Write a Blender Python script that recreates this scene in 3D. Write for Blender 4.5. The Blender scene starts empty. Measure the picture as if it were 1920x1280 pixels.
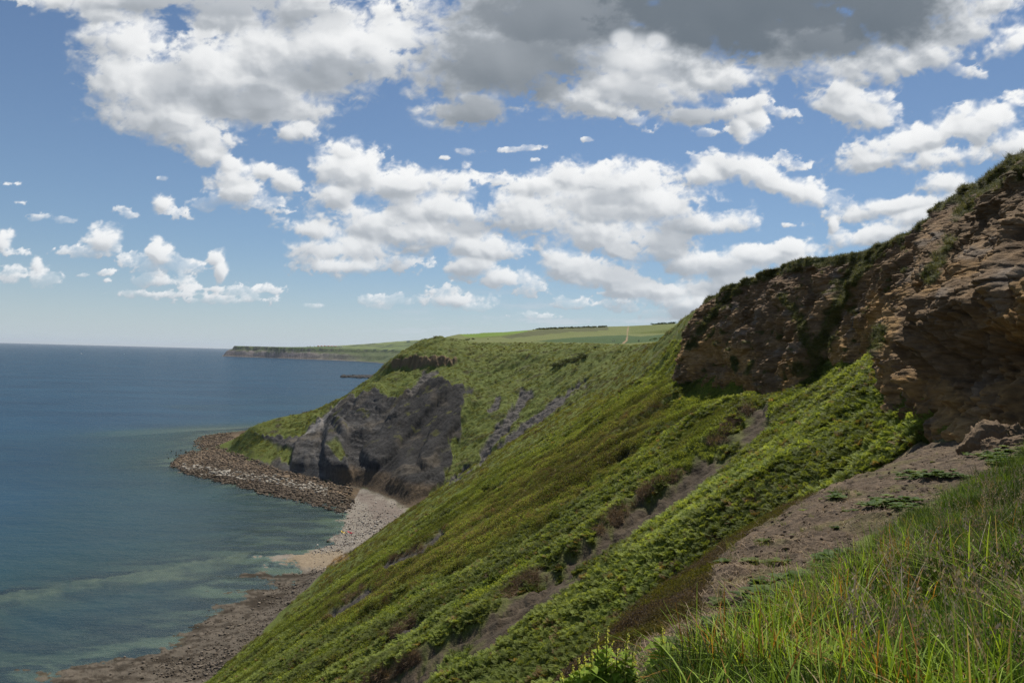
import bpy, math, random
import numpy as np
from mathutils import Vector, Matrix
from mathutils.geometry import delaunay_2d_cdt

rng = np.random.default_rng(7)
random.seed(7)
D = bpy.data
SC = bpy.context.scene
COL = SC.collection

# ------------------------------------------------------------------ camera
H0 = 70.0                       # eye height above the sea, metres
FPX = 1280.0                    # focal length in units of a 1920 px wide frame (24 mm lens)
ROLL = math.atan(0.0265)
PITCH = math.atan(25.4 / FPX)
_f = np.array([0, math.cos(PITCH), math.sin(PITCH)])
_r0 = np.array([1.0, 0, 0]); _u0 = np.array([0, -math.sin(PITCH), math.cos(PITCH)])
_R = math.cos(ROLL) * _r0 + math.sin(ROLL) * _u0
_U = math.cos(ROLL) * _u0 - math.sin(ROLL) * _r0
cam_d = D.cameras.new('camera'); cam = D.objects.new('camera', cam_d); COL.objects.link(cam)
cam_d.sensor_width = 36.0; cam_d.lens = 24.0; cam_d.clip_start = 0.2; cam_d.clip_end = 200000
m = Matrix(((_R[0], _U[0], -_f[0], 0), (_R[1], _U[1], -_f[1], 0), (_R[2], _U[2], -_f[2], H0), (0, 0, 0, 1)))
cam.matrix_world = m
SC.camera = cam

# ------------------------------------------------------------------ light
SUN_EL, SUN_AZ = 57.0, 19.0      # azimuth measured from +Y towards +X
W = D.worlds.new('World'); SC.world = W; W.use_nodes = True
nt = W.node_tree; nt.nodes.clear()
sky = nt.nodes.new('ShaderNodeTexSky'); sky.sky_type = 'NISHITA'; sky.sun_disc = False
sky.sun_elevation = math.radians(SUN_EL); sky.sun_rotation = math.radians(SUN_AZ)
sky.altitude = 50; sky.air_density = 1.0; sky.dust_density = 0.1; sky.ozone_density = 4.0
bg = nt.nodes.new('ShaderNodeBackground'); bg.inputs['Strength'].default_value = 0.072
wo = nt.nodes.new('ShaderNodeOutputWorld')
nt.links.new(sky.outputs[0], bg.inputs[0]); nt.links.new(bg.outputs[0], wo.inputs[0])
sd = D.lights.new('sun', 'SUN'); so = D.objects.new('sun', sd); COL.objects.link(so)
sd.energy = 4.9; sd.angle = math.radians(0.6); sd.color = (1.0, 0.94, 0.84)
_e, _a = math.radians(SUN_EL), math.radians(SUN_AZ)
SUNV = Vector((math.cos(_e) * math.sin(_a), math.cos(_e) * math.cos(_a), math.sin(_e)))
so.rotation_euler = SUNV.to_track_quat('Z', 'Y').to_euler(); so.location = (60, -40, 160)
SC.view_settings.view_transform = 'Standard'; SC.view_settings.look = 'None'
SC.view_settings.exposure = 0.12; SC.view_settings.gamma = 1.0
try:
    SC.cycles.max_bounces = 6; SC.cycles.diffuse_bounces = 3; SC.cycles.glossy_bounces = 2
    SC.cycles.transparent_max_bounces = 12; SC.cycles.caustics_reflective = False; SC.cycles.caustics_refractive = False
    SC.cycles.use_denoising = True; SC.cycles.denoising_prefilter = 'NONE'; SC.cycles.adaptive_threshold = 0.005
except Exception:
    pass

# ------------------------------------------------------------------ projection helpers
def proj(x, y, z):
    dz = z - H0
    d = x * _f[0] + y * _f[1] + dz * _f[2]
    d = np.where(np.abs(d) < 1e-6, 1e-6, d)
    px = 960 + FPX * (x * _R[0] + y * _R[1] + dz * _R[2]) / d
    py = 640 - FPX * (x * _U[0] + y * _U[1] + dz * _U[2]) / d
    return np.where(d > 0, px, -9999), np.where(d > 0, py, -9999)

def ray(px, py):
    d = _f + _R * (px - 960) / FPX + _U * (640 - py) / FPX
    return d / d[1]

def P(px, py, Y):
    d = ray(px, py)
    return (d[0] * Y, Y, H0 + d[2] * Y)

def PZ(px, py, z):
    d = ray(px, py)
    t = (z - H0) / d[2]
    return (d[0] * t, t, z)

# ------------------------------------------------------------------ noise
_pr = np.random.default_rng(3)
PT = np.concatenate([_pr.permutation(256)] * 3).astype(np.int32)
_an = _pr.random(256) * 2 * np.pi
GX, GY = np.cos(_an).astype(np.float32), np.sin(_an).astype(np.float32)
_v3 = _pr.normal(size=(256, 3)); _v3 /= np.linalg.norm(_v3, axis=1)[:, None]; _v3 = _v3.astype(np.float32)
RV = _pr.random((256, 3)).astype(np.float32)

def fade(t): return t * t * t * (t * (t * 6 - 15) + 10)

def pn2(x, y):
    x = np.asarray(x, np.float32); y = np.asarray(y, np.float32)
    fx = np.floor(x); fy = np.floor(y)
    ix = fx.astype(np.int32) & 255; iy = fy.astype(np.int32) & 255
    x = x - fx; y = y - fy
    u, v = fade(x), fade(y)
    def g(dx, dy):
        h = PT[PT[(ix + dx) & 255] + ((iy + dy) & 255)]
        return GX[h] * (x - dx) + GY[h] * (y - dy)
    a = g(0, 0); a = a + (g(1, 0) - a) * u
    b = g(0, 1); b = b + (g(1, 1) - b) * u
    return (a + (b - a) * v) * 1.4

def pn3(x, y, z):
    x = np.asarray(x, np.float32); y = np.asarray(y, np.float32); z = np.asarray(z, np.float32)
    fx, fy, fz = np.floor(x), np.floor(y), np.floor(z)
    ix, iy, iz = fx.astype(np.int32) & 255, fy.astype(np.int32) & 255, fz.astype(np.int32) & 255
    x, y, z = x - fx, y - fy, z - fz
    u, v, w = fade(x), fade(y), fade(z)
    def g(dx, dy, dz):
        h = PT[PT[PT[(ix + dx) & 255] + ((iy + dy) & 255)] + ((iz + dz) & 255)]
        G = _v3[h]
        return G[..., 0] * (x - dx) + G[..., 1] * (y - dy) + G[..., 2] * (z - dz)
    r = []
    for dz in (0, 1):
        a = g(0, 0, dz); a = a + (g(1, 0, dz) - a) * u
        b = g(0, 1, dz); b = b + (g(1, 1, dz) - b) * u
        r.append(a + (b - a) * v)
    return (r[0] + (r[1] - r[0]) * w) * 1.5

def fbm2(x, y, o=4, g=0.5, l=2.03):
    s = 0; a = 1.0; t = 0
    for k in range(o):
        s = s + a * pn2(x + 17.3 * k, y - 9.1 * k); t += a; a *= g; x = x * l; y = y * l
    return s / t * 1.3

def fbm3(x, y, z, o=4, g=0.5, l=2.03):
    s = 0; a = 1.0; t = 0
    for k in range(o):
        s = s + a * pn3(x + 17.3 * k, y - 9.1 * k, z + 5.7 * k); t += a; a *= g
        x = x * l; y = y * l; z = z * l
    return s / t * 1.3

def worley2(x, y):
    x = np.asarray(x, np.float32); y = np.asarray(y, np.float32)
    fx = np.floor(x); fy = np.floor(y)
    ix = fx.astype(np.int32); iy = fy.astype(np.int32)
    f1 = np.full(x.shape, 9, np.float32); f2 = f1.copy(); cid = np.zeros(x.shape, np.int32)
    for dx in (-1, 0, 1):
        for dy in (-1, 0, 1):
            h = PT[PT[(ix + dx) & 255] + ((iy + dy) & 255)]
            ex = fx + dx + RV[h, 0] - x; ey = fy + dy + RV[h, 1] - y
            d = ex * ex + ey * ey
            c = d < f1
            f2 = np.where(c, f1, np.minimum(f2, d)); cid = np.where(c, h, cid); f1 = np.where(c, d, f1)
    return np.sqrt(f1), np.sqrt(f2), cid

def sstep(a, b, x):
    t = np.clip((x - a) / (b - a), 0, 1)
    return t * t * (3 - 2 * t)

def lerp(a, b, t): return a + (b - a) * t

# ------------------------------------------------------------------ object helpers
def tag(o, label=None, cat=None, group=None, kind=None):
    if label: o['label'] = label
    if cat: o['category'] = cat
    if group: o['group'] = group
    if kind: o['kind'] = kind
    return o

def mesh_np(name, V, F, mat=None, smooth=True, parent=None, col=None, attrs=None, link=True):
    """V (n,3), F (m,3) or (m,4) integer arrays; col (n,3) albedo"""
    V = np.asarray(V, np.float32); F = np.asarray(F, np.int32)
    me = D.meshes.new(name)
    me.vertices.add(len(V)); me.vertices.foreach_set('co', V.ravel())
    k = F.shape[1]
    me.loops.add(F.size); me.loops.foreach_set('vertex_index', F.ravel())
    me.polygons.add(len(F)); me.polygons.foreach_set('loop_start', np.arange(0, F.size, k, dtype=np.int32))
    me.update(calc_edges=True)
    if smooth: me.polygons.foreach_set('use_smooth', np.ones(len(F), bool))
    if col is not None:
        a = me.attributes.new('Col', 'FLOAT_COLOR', 'POINT')
        c = np.ones((len(V), 4), np.float32); c[:, :3] = np.clip(col, 0, 1); a.data.foreach_set('color', c.ravel())
    for n, v in (attrs or {}).items():
        a = me.attributes.new(n, 'FLOAT', 'POINT'); a.data.foreach_set('value', np.asarray(v, np.float32).ravel())
    if mat: me.materials.append(mat)
    if not link: 
        return me
    o = D.objects.new(name, me); COL.objects.link(o)
    if parent: o.parent = parent
    return o

class NT:
    def __init__(s, name):
        s.m = D.materials.new(name); s.m.use_nodes = True; s.t = s.m.node_tree; s.t.nodes.clear()
        s.out = s.t.nodes.new('ShaderNodeOutputMaterial')
    def n(s, typ, ins=None, **kw):
        nd = s.t.nodes.new(typ)
        for k, v in kw.items(): setattr(nd, k, v)
        for k, v in (ins or {}).items():
            if isinstance(v, bpy.types.NodeSocket): s.t.links.new(v, nd.inputs[k])
            else: nd.inputs[k].default_value = v
        return nd
    def math(s, op, a, b=None, c=None, clamp=False):
        d = {0: a}
        if b is not None: d[1] = b
        if c is not None: d[2] = c
        return s.n('ShaderNodeMath', d, operation=op, use_clamp=clamp).outputs[0]
    def attr(s, name, out='Color', typ='GEOMETRY'):
        nd = s.t.nodes.new('ShaderNodeAttribute'); nd.attribute_name = name; nd.attribute_type = typ
        return nd.outputs[out]
    def pos(s): return s.n('ShaderNodeNewGeometry').outputs['Position']
    def noise(s, vec, scale, detail=4, rough=0.55, dist=0.0):
        return s.n('ShaderNodeTexNoise', {'Vector': vec, 'Scale': scale, 'Detail': detail, 'Roughness': rough, 'Distortion': dist}).outputs['Fac']
    def ramp(s, fac, stops):
        nd = s.n('ShaderNodeValToRGB', {0: fac}); e = nd.color_ramp.elements
        while len(e) < len(stops): e.new(0.5)
        for k, (p, c) in enumerate(stops):
            e[k].position = p; e[k].color = (c[0], c[1], c[2], 1) if not isinstance(c, (int, float)) else (c, c, c, 1)
        return nd.outputs[0]
    def mix(s, f, a, b, blend='MIX'):
        nd = s.t.nodes.new('ShaderNodeMix'); nd.data_type = 'RGBA'; nd.blend_type = blend
        for i, v in ((0, f), (6, a), (7, b)):
            if isinstance(v, bpy.types.NodeSocket): s.t.links.new(v, nd.inputs[i])
            elif i == 0: nd.inputs[i].default_value = v
            else: nd.inputs[i].default_value = (v[0], v[1], v[2], 1)
        return nd.outputs[2]
    def vmul(s, v, sc):
        nd = s.n('ShaderNodeVectorMath', {0: v}, operation='MULTIPLY'); nd.inputs[1].default_value = sc
        return nd.outputs[0]
    def bump(s, h, strength=0.5, dist=0.1, normal=None):
        d = {'Height': h, 'Strength': strength, 'Distance': dist}
        if normal: d['Normal'] = normal
        return s.n('ShaderNodeBump', d).outputs[0]
    def bsdf(s, col, rough=0.8, normal=None, spec=0.3, **kw):
        d = {'Base Color': col if isinstance(col, bpy.types.NodeSocket) else (*col[:3], 1), 'Roughness': rough, 'Specular IOR Level': spec}
        if normal: d['Normal'] = normal
        d.update(kw)
        return s.n('ShaderNodeBsdfPrincipled', d).outputs[0]
    def done(s, sh):
        s.t.links.new(sh, s.out.inputs[0]); return s.m

def simple_mat(name, col, rough=0.7, nscale=8.0, var=0.25, bump=0.3, bdist=0.02, spec=0.3):
    g = NT(name); p = g.n('ShaderNodeTexCoord').outputs['Object']
    f = g.noise(p, nscale, 5)
    c = g.mix(f, [v * (1 - var) for v in col], [v * (1 + var) for v in col])
    return g.done(g.bsdf(c, rough, g.bump(f, bump, bdist), spec))

# ------------------------------------------------------------------ terrain control network
PTS = []
def line(pts, step=6.0, zoff=0.0, xoff=0.0, yoff=0.0):
    pts = [np.array(p, float) + (xoff, yoff, zoff) for p in pts]
    for a, b in zip(pts[:-1], pts[1:]):
        n = max(1, int(np.linalg.norm((b - a)[:2]) / step))
        for k in range(n): PTS.append(a + (b - a) * k / n)
    PTS.append(pts[-1])

# sea cliff foot / head of the beach
FOOT = [(-78, -140, 3), (-76, 0, 3), (-65, 90, 3), (-58.5, 145, 3), (-55, 202, 3), (-48, 245, 3), (-43, 284, 3), (-44, 300, 3),
        PZ(742, 935, 3), PZ(700, 920, 3), PZ(665, 912, 3), PZ(600, 902, 3.2), PZ(520, 885, 3.4), PZ(470, 865, 3), PZ(430, 850, 2.6), (-200, 456, 1.6),
        (-204, 476, 1.5), (-190, 500, 2), (-165, 530, 2), (-140, 580, 2), (-125, 660, 2), (-120, 800, 2), (-140, 1000, 2), (-160, 1200, 2)]
line(FOOT, 5)
# near main slope, foot to bench below the rock cliff
def plane(x): return 66 - (26 - x) * 0.76
for Y in (30, 45, 60, 80, 100, 120, 145, 175, 205, 240):
    x0 = {30: -68, 45: -68, 60: -67, 80: -66, 100: -63, 120: -61, 145: -58.5, 175: -57, 205: -55, 240: -48.5}[Y]
    xt, zt = (24.5 if Y > 50 else 20), 65.3
    if Y >= 145: xt, zt = {145: (29, 66.5), 175: (34, 67), 205: (39, 68), 240: (44, 67)}[Y]
    for t in (0.04, 0.12, 0.25, 0.4, 0.55, 0.7, 0.85, 1.0):
        x = x0 + (xt - x0) * t
        bulge = 2.2 * math.sin(math.pi * min(1, t * 1.1)) + (2.0 if t <= 0.05 else 0)
        PTS.append(np.array((x, Y, 3 + (zt - 3) * t + bulge)))
for Y in (-140, -60, -20, 5):
    for t in (0.1, 0.3, 0.5, 0.7):
        PTS.append(np.array((-76 + 90 * t, Y, 3 + 60 * t)))
# rock cliff foot and rim  (u stations)
CFOOT = [(31, 124, 68), P(1285, 715, 105), P(1350, 742, 95), P(1440, 778, 82), P(1500, 735, 74), P(1560, 705, 67), P(1620, 675, 59),
         P(1680, 655, 50), (21.5, 38, 68.0), (18.3, 28.6, 66.8), (17.4, 24, 67.4), (19, 17, 68.2), (24, 6, 69.4), (30, -20, 70)]
CRIM = [(38, 130, 80.3), P(1340, 555, 112), P(1400, 524, 98), P(1480, 492, 88), P(1580, 479, 76), P(1660, 458, 66),
        P(1740, 420, 57), P(1775, 402, 52), (31.2, 47, 81.9), P(1832, 348, 42.5), (27.6, 35.5, 81.8), (29.5, 26, 82.4), (34, 8, 82), (40, -20, 83)]
line(CFOOT, 3)
line(CRIM, 3, xoff=1.2, zoff=0.15)
for a, b in zip(CFOOT, CRIM):
    a = np.array(a); b = np.array(b)
    for t, o in ((0.12, 1.5), (0.4, 2.6), (0.75, 2.6)):
        PTS.append(a + (b - a) * t + (o, 0, 0))
# slope crest beyond the rock cliff, round the bowl to the nose of the headland
CREST = [P(1300, 580, 150), P(1280, 600, 185), P(1262, 622, 240), P(1240, 645, 300), P(1222, 650, 355), P(1150, 646, 430),
         P(1050, 643, 480), P(950, 642, 505), P(885, 643, 505), P(850, 636, 500), P(822, 628, 495)]
line(CREST, 6)
line([(38, 130, 80.3), CREST[0]], 6)
# benches & spurs in the bowl (px, py, distance)
for q in [(1250, 690, 200), (1200, 722, 220), (1235, 660, 245), (1100, 792, 245), (1000, 852, 275), (905, 908, 292), (845, 922, 305),
          (1200, 684, 300), (1100, 722, 335), (1000, 765, 362), (905, 842, 332), (940, 790, 355), (875, 895, 318), (1150, 690, 345),
          (1050, 690, 405), (950, 702, 432), (1000, 665, 445), (1100, 665, 405), (900, 662, 470), (860, 692, 440), (900, 735, 405), (950, 742, 392),
          (880, 780, 372), (865, 840, 345), (1060, 745, 355),
          # shale face top edge
          (862, 724, 402), (800, 727, 412), (740, 742, 415), (690, 738, 430), (655, 748, 440), (770, 728, 416),
          # shale face
          (850, 800, 366), (800, 822, 362), (755, 852, 349), (838, 882, 326), (750, 790, 388), (690, 795, 400), (705, 835, 372), (780, 760, 402), (830, 755, 390),
          (650, 818, 386), (632, 850, 366), (668, 862, 366), (615, 872, 358), (600, 850, 372), (575, 832, 412), (600, 792, 434), (640, 775, 425),
          (560, 860, 385), (540, 835, 405),
          # foot cliff top
          (755, 893, 320), (700, 880, 341), (660, 893, 346), (765, 905, 312),
          # nose mound
          (475, 797, 440), (520, 782, 447), (560, 775, 452), (600, 767, 457), (500, 822, 424), (540, 815, 426), (450, 818, 440), (470, 840, 415), (430, 838, 450), (590, 812, 425),
          (515, 855, 400), (450, 850, 425),
          # ridge up to the nose
          (628, 750, 460), (660, 737, 465), (685, 715, 474), (700, 702, 478), (722, 688, 484), (742, 673, 490), (760, 655, 494), (780, 643, 497), (800, 634, 497),
          # rock band
          (742, 697, 462), (800, 692, 452), (848, 688, 450), (700, 720, 458)]:
    PTS.append(np.array(P(*q)))
line([P(742, 668, 470), P(770, 668, 464), P(800, 667, 458), P(846, 672, 456)], 4)
line([P(742, 690, 466), P(770, 692, 460), P(800, 688, 453), P(846, 688, 451)], 4)
# far side of the headland falls away to the sea
for x, y, z in [(-125, 478, 30), (-150, 475, 20), (-105, 500, 42), (-90, 520, 55), (-70, 530, 72), (-100, 560, 30), (-60, 560, 78), (-40, 620, 84),
                (-85, 620, 30), (-70, 700, 40), (-30, 700, 86), (-40, 800, 86), (-80, 800, 40), (-60, 1000, 88), (-100, 1000, 40), (-178, 475, 9), (-185, 462, 9), (-60, 1200, 88)]:
    PTS.append(np.array((x, y, z)))
# plateau
for q in [(1150, 634, 520), (1050, 634, 540), (1000, 636, 545), (1210, 640, 470), (1250, 640, 420), (1300, 640, 380), (1265, 625, 620), (1180, 626, 640), (1100, 627, 640), (1000, 630, 640), (920, 633, 600), (870, 635, 580), (1400, 600, 620),
          (1265, 608, 900), (1180, 611, 880), (1100, 613, 860), (1050, 615, 830), (1000, 618, 800), (950, 622, 760), (900, 623.5, 730), (860, 625, 700), (1400, 590, 900), (1600, 560, 900), (835, 630, 620)]:
    PTS.append(np.array(P(*q)))
for x, y, z in [(60, 30, 84), (60, 90, 85), (60, 150, 83), (80, 230, 83), (95, 300, 81), (110, 360, 82), (140, 120, 88), (200, 250, 92), (300, 400, 100), (450, 100, 100), (700, 500, 120), (60, -60, 85), (200, -140, 92), (700, -140, 110),
                (400, 700, 115), (700, 1200, 130), (240, 1000, 112), (100, 980, 104), (0, 950, 98), (0, 1200, 98), (300, 1200, 115), (50, 1100, 104), (42, 60, 83.2), (44, 100, 84)]:
    PTS.append(np.array((x, y, z)))
# the spur the photographer stands on
SPUR = [(-2.6, -12, 68), (-1.6, -3, 68.2), (-0.9, 1, 68.3), P(1040, 1290, 3.2), P(1195, 1190, 5), P(1335, 1062, 8), P(1490, 962, 13), P(1590, 900, 18), P(1690, 857, 25), (17.6, 29.2, 66.6)]
line(SPUR, 0.8)
line([(x - 0.05 - 0.08 * max(y, 1), y * 1.12 + 0.1, z - 0.15 - 0.08 * max(y, 1)) for x, y, z in SPUR[:-2]], 1.0)
line([(x - 1.2 - 0.08 * max(y, 1), y * 1.12 + 0.7, z - 2.7 - 0.08 * max(y, 1)) for x, y, z in SPUR[:-2]], 1.4)
line([(x - 3.6 - 0.08 * max(y, 1), y * 1.12 + 1.8, z - 7 - 0.08 * max(y, 1)) for x, y, z in SPUR[:-2]], 2.0)
line([(x - 8 - 0.08 * max(y, 1), y * 1.1 + 4, z - 14.5) for x, y, z in SPUR[:-3]], 3.0)
for q in [(1500, 1290, 2.2), (1900, 1290, 2.2), (1900, 1010, 5.2), (1700, 1010, 8), (1600, 1060, 6.5), (1900, 912, 9), (1800, 900, 13), (1900, 838, 14), (1850, 860, 15), (1760, 870, 20), (1920, 822, 17), (1830, 842, 20), (1450, 1120, 5.2), (1350, 1220, 3.8)]:
    p = np.array(P(*q)); p[2] -= 0.12; PTS.append(p)
for x, y, z in [(0, 0, 68.35), (1, -1, 68.5), (4, -3, 69), (10, 0, 69.6), (14, 8, 69.3), (20, 0, 70.2), (6, -15, 69), (0, -30, 67), (15, -30, 70), (15, -100, 70), (-30, -60, 45)]:
    PTS.append(np.array((x, y, z)))
# shore line, ledges and sea bed
SHORE = [(-150, -140, 0), (-130, 60, 0), (-110, 120, 0), PZ(0, 1275, 0), PZ(100, 1255, 0), PZ(250, 1228, 0), PZ(350, 1188, 0), PZ(402, 1150, 0), PZ(382, 1112, 0), PZ(470, 1098, 0),
         PZ(575, 1082, 0), PZ(560, 1062, 0), PZ(532, 1052, 0), PZ(560, 1036, 0), PZ(622, 1022, 0), PZ(640, 990, 0), PZ(652, 960, 0), PZ(655, 936, 0), PZ(610, 943, 0), PZ(520, 926, 0), PZ(430, 906, 0),
         PZ(350, 886, 0), PZ(322, 870, 0), PZ(345, 853, 0), PZ(400, 843, 0), PZ(372, 826, 0), PZ(395, 814, 0), PZ(440, 809, 0), PZ(490, 803, 0), (-200, 610, 0), (-160, 700, 0), (-150, 800, 0), (-170, 1000, 0), (-200, 1200, 0)]
line(SHORE, 5)
for q in [(450, 1160), (350, 1230), (200, 1275), (520, 1130), (560, 1105)]:
    PTS.append(np.array(PZ(*q, 0.45)))
for q in [(480, 1240), (400, 1275), (560, 1150)]:
    PTS.append(np.array(PZ(*q, 0.7)))
PTS.append(np.array(PZ(600, 1046, 0.6))); PTS.append(np.array(PZ(690, 985, 1.3))); PTS.append(np.array(PZ(690, 945, 1.4))); PTS.append(np.array(PZ(650, 918, 1.6)))
for q in [(560, 915, 1.5), (480, 897, 1.5), (420, 880, 1.4), (370, 868, 1.0), (380, 858, 1), (430, 822, 0.8), (450, 815, 1.0)]:
    PTS.append(np.array(PZ(*q)))
for q in [(560, 985, -0.7), (500, 1000, -0.9), (600, 1005, -0.5), (430, 1020, -1.0), (560, 960, -1.0), (480, 950, -1.5), (400, 925, -2.2), (300, 900, -2.6), (240, 870, -2.5), (300, 830, -2.0), (330, 810, -2.4),
          (430, 1062, -0.25), (380, 1078, -0.22), (320, 1082, -0.4), (250, 1085, -0.5), (180, 1096, -0.6), (400, 1050, -0.5), (100, 1125, -0.9), (0, 1145, -1.0), (300, 1110, -1.6), (350, 1135, -1.3), (200, 1140, -1.9), (50, 1180, -2.0), (200, 1190, -1.1), (80, 1220, -0.9), (0, 1230, -0.9), (280, 1200, -0.5),
          (300, 1020, -2.6), (150, 1040, -3.4), (0, 1060, -4), (350, 960, -3), (200, 960, -4), (0, 960, -7), (150, 900, -5), (0, 860, -9), (200, 820, -4), (0, 760, -14), (300, 770, -6), (450, 740, -12), (600, 730, -14)]:
    PTS.append(np.array(PZ(*q)))
for x, y, z in [(-420, -140, -12), (-420, 100, -12), (-420, 300, -14), (-420, 500, -16), (-420, 800, -18), (-420, 1200, -20), (-300, 700, -14), (-250, 900, -10), (-250, -100, -4), (-200, 60, -3)]:
    PTS.append(np.array((x, y, z)))

_k = {}
for p in PTS:
    _k.setdefault((round(p[0] / 0.35), round(p[1] / 0.35)), p)
TP = np.array(list(_k.values()))
_res = delaunay_2d_cdt([Vector((p[0], p[1])) for p in TP], [], [], 0, 1e-5)
_tv = np.array([(v.x, v.y) for v in _res[0]])
_orig = [o[0] for o in _res[3]]
_tz = TP[_orig, 2]
_tris = [f for f in _res[2]]

def raster(x0, x1, y0, y1, s):
    nx = int((x1 - x0) / s) + 1; ny = int((y1 - y0) / s) + 1
    Z = np.zeros((ny, nx))
    for f in _tris:
        for j in range(1, len(f) - 1):
            a, b, c = _tv[f[0]], _tv[f[j]], _tv[f[j + 1]]
            za, zb, zc = _tz[f[0]], _tz[f[j]], _tz[f[j + 1]]
            ix0 = max(0, int((min(a[0], b[0], c[0]) - x0) / s)); ix1 = min(nx - 1, int((max(a[0], b[0], c[0]) - x0) / s) + 1)
            iy0 = max(0, int((min(a[1], b[1], c[1]) - y0) / s)); iy1 = min(ny - 1, int((max(a[1], b[1], c[1]) - y0) / s) + 1)
            if ix1 < ix0 or iy1 < iy0: continue
            gx, gy = np.meshgrid(x0 + np.arange(ix0, ix1 + 1) * s, y0 + np.arange(iy0, iy1 + 1) * s)
            det = (b[1] - c[1]) * (a[0] - c[0]) + (c[0] - b[0]) * (a[1] - c[1])
            if abs(det) < 1e-9: continue
            l1 = ((b[1] - c[1]) * (gx - c[0]) + (c[0] - b[0]) * (gy - c[1])) / det
            l2 = ((c[1] - a[1]) * (gx - c[0]) + (a[0] - c[0]) * (gy - c[1])) / det
            l3 = 1 - l1 - l2
            ok = (l1 >= -1e-6) & (l2 >= -1e-6) & (l3 >= -1e-6)
            sub = Z[iy0:iy1 + 1, ix0:ix1 + 1]
            sub[ok] = (l1 * za + l2 * zb + l3 * zc)[ok]
    return Z

def blur(Z, sig):
    r = int(sig * 3) + 1; k = np.exp(-0.5 * (np.arange(-r, r + 1) / sig) ** 2); k /= k.sum()
    for ax in (0, 1):
        pad = [(r, r) if a == ax else (0, 0) for a in (0, 1)]
        Q = np.pad(Z, pad, mode='edge'); out = 0
        for i, w in enumerate(k):
            sl = [slice(None), slice(None)]; sl[ax] = slice(i, i + Z.shape[ax]); out = out + w * Q[tuple(sl)]
        Z = out
    return Z

def bspl(Z, x0, y0, s, x, y):
    ny, nx = Z.shape
    u = np.clip((x - x0) / s, 1, nx - 3.001); v = np.clip((y - y0) / s, 1, ny - 3.001)
    iu = np.floor(u).astype(int); iv = np.floor(v).astype(int); fu = u - iu; fv = v - iv
    def w(t): return ((1 - t) ** 3 / 6, (3 * t ** 3 - 6 * t * t + 4) / 6, (-3 * t ** 3 + 3 * t * t + 3 * t + 1) / 6, t ** 3 / 6)
    wu, wv = w(fu), w(fv); r = 0
    for j in range(4):
        for i in range(4): r = r + wu[i] * wv[j] * Z[iv + j - 1, iu + i - 1]
    return r

G1 = (-420, 700, -140, 1200, 1.0); Z1 = blur(raster(*G1), 1.3)
G2 = (-30, 50, -20, 70, 0.2); Z2 = blur(raster(*G2), 1.6)

# far coast: distance from a coast line, wide cliffs and rising farmland
FCO = np.array([(-160, 1000), (-190, 1300), (-270, 1600), (-345, 1850), (-385, 1930), (-300, 2060), (-300, 2600), (-440, 3200), (-680, 3800), (-860, 4300), (-1080, 4620), (-1380, 4860), (-1750, 5080),
                (-2100, 5260), (-2290, 5400), (-2300, 5560), (-2000, 5900), (-1500, 6600), (-1000, 8000), (0, 10500), (14000, 12000), (14000, 1000)], float)
def far_h(x, y):
    d = np.full(x.shape, 1e9); inside = np.zeros(x.shape, bool)
    n = len(FCO)
    for i in range(n):
        a = FCO[i]; b = FCO[(i + 1) % n]
        if i < n - 2:
            e = b - a; t = np.clip(((x - a[0]) * e[0] + (y - a[1]) * e[1]) / (e @ e), 0, 1)
            d = np.minimum(d, np.hypot(x - a[0] - t * e[0], y - a[1] - t * e[1]))
        c = ((a[1] > y) != (b[1] > y)) & (x < (b[0] - a[0]) * (y - a[1]) / (b[1] - a[1] + 1e-9) + a[0])
        inside ^= c
    s = np.where(inside, d, -d)
    wob = fbm2(x / 260, y / 260, 4) * 38 + fbm2(x / 60, y / 60, 3) * 10
    s2 = s + wob * sstep(0, 60, np.abs(s))
    wid = 70 + 130 * sstep(-1700, -700, x) * sstep(3500, 4200, y) + 260 * sstep(3300, 2600, y)
    t = np.clip(s2 / wid, 0, 1)
    prof = 0.07 * sstep(0.0, 0.05, t) + 0.46 * sstep(0.04, 0.5, t) + 0.20 * sstep(0.4, 0.9, t) + 0.27 * sstep(0.80, 1.0, t)
    top = 84 + 30 * sstep(250, 1600, s) + 88 * sstep(-2300, -1000, x) * sstep(120, 1400, s) * sstep(3000, 4600, y) - 14 * sstep(2600, 1500, y) * sstep(600, 0, s)
    top = top + fbm2(x / 900, y / 900, 3) * 10 * sstep(200, 700, s)
    z = np.where(s2 > 0, prof * top, np.maximum(s2 * 0.08, -25))
    return z + sstep(10, 40, z) * fbm2(x / 45, y / 45, 4) * 1.6

def base_h(x, y):
    r = np.hypot(x, y)
    z = bspl(Z1, G1[0], G1[2], G1[4], x, y)
    k = (x > -28) & (x < 48) & (y > -18) & (y < 68)
    if k.any():
        z2 = bspl(Z2, G2[0], G2[2], G2[4], x[k], y[k])
        w = sstep(64, 44, y[k]) * sstep(46, 38, x[k]) * sstep(-26, -16, x[k]) * sstep(-17, -10, y[k])
        z[k] = lerp(z[k], z2, w)
    f = sstep(1000, 1150, y) + (x > 650)
    f = np.clip(f, 0, 1)
    if (f > 0).any():
        kk = f > 0
        z[kk] = lerp(z[kk], far_h(x[kk], y[kk]), f[kk])
    return z

# ------------------------------------------------------------------ surface zones, drawn as strokes/areas and kept on the ground
def pdist(px, py, poly):
    d = np.full(px.shape, 1e9, np.float32)
    for a, b in zip(poly[:-1], poly[1:]):
        ex, ey = b[0] - a[0], b[1] - a[1]
        t = np.clip(((px - a[0]) * ex + (py - a[1]) * ey) / (ex * ex + ey * ey), 0, 1)
        d = np.minimum(d, np.hypot(px - a[0] - t * ex, py - a[1] - t * ey))
    return d

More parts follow.
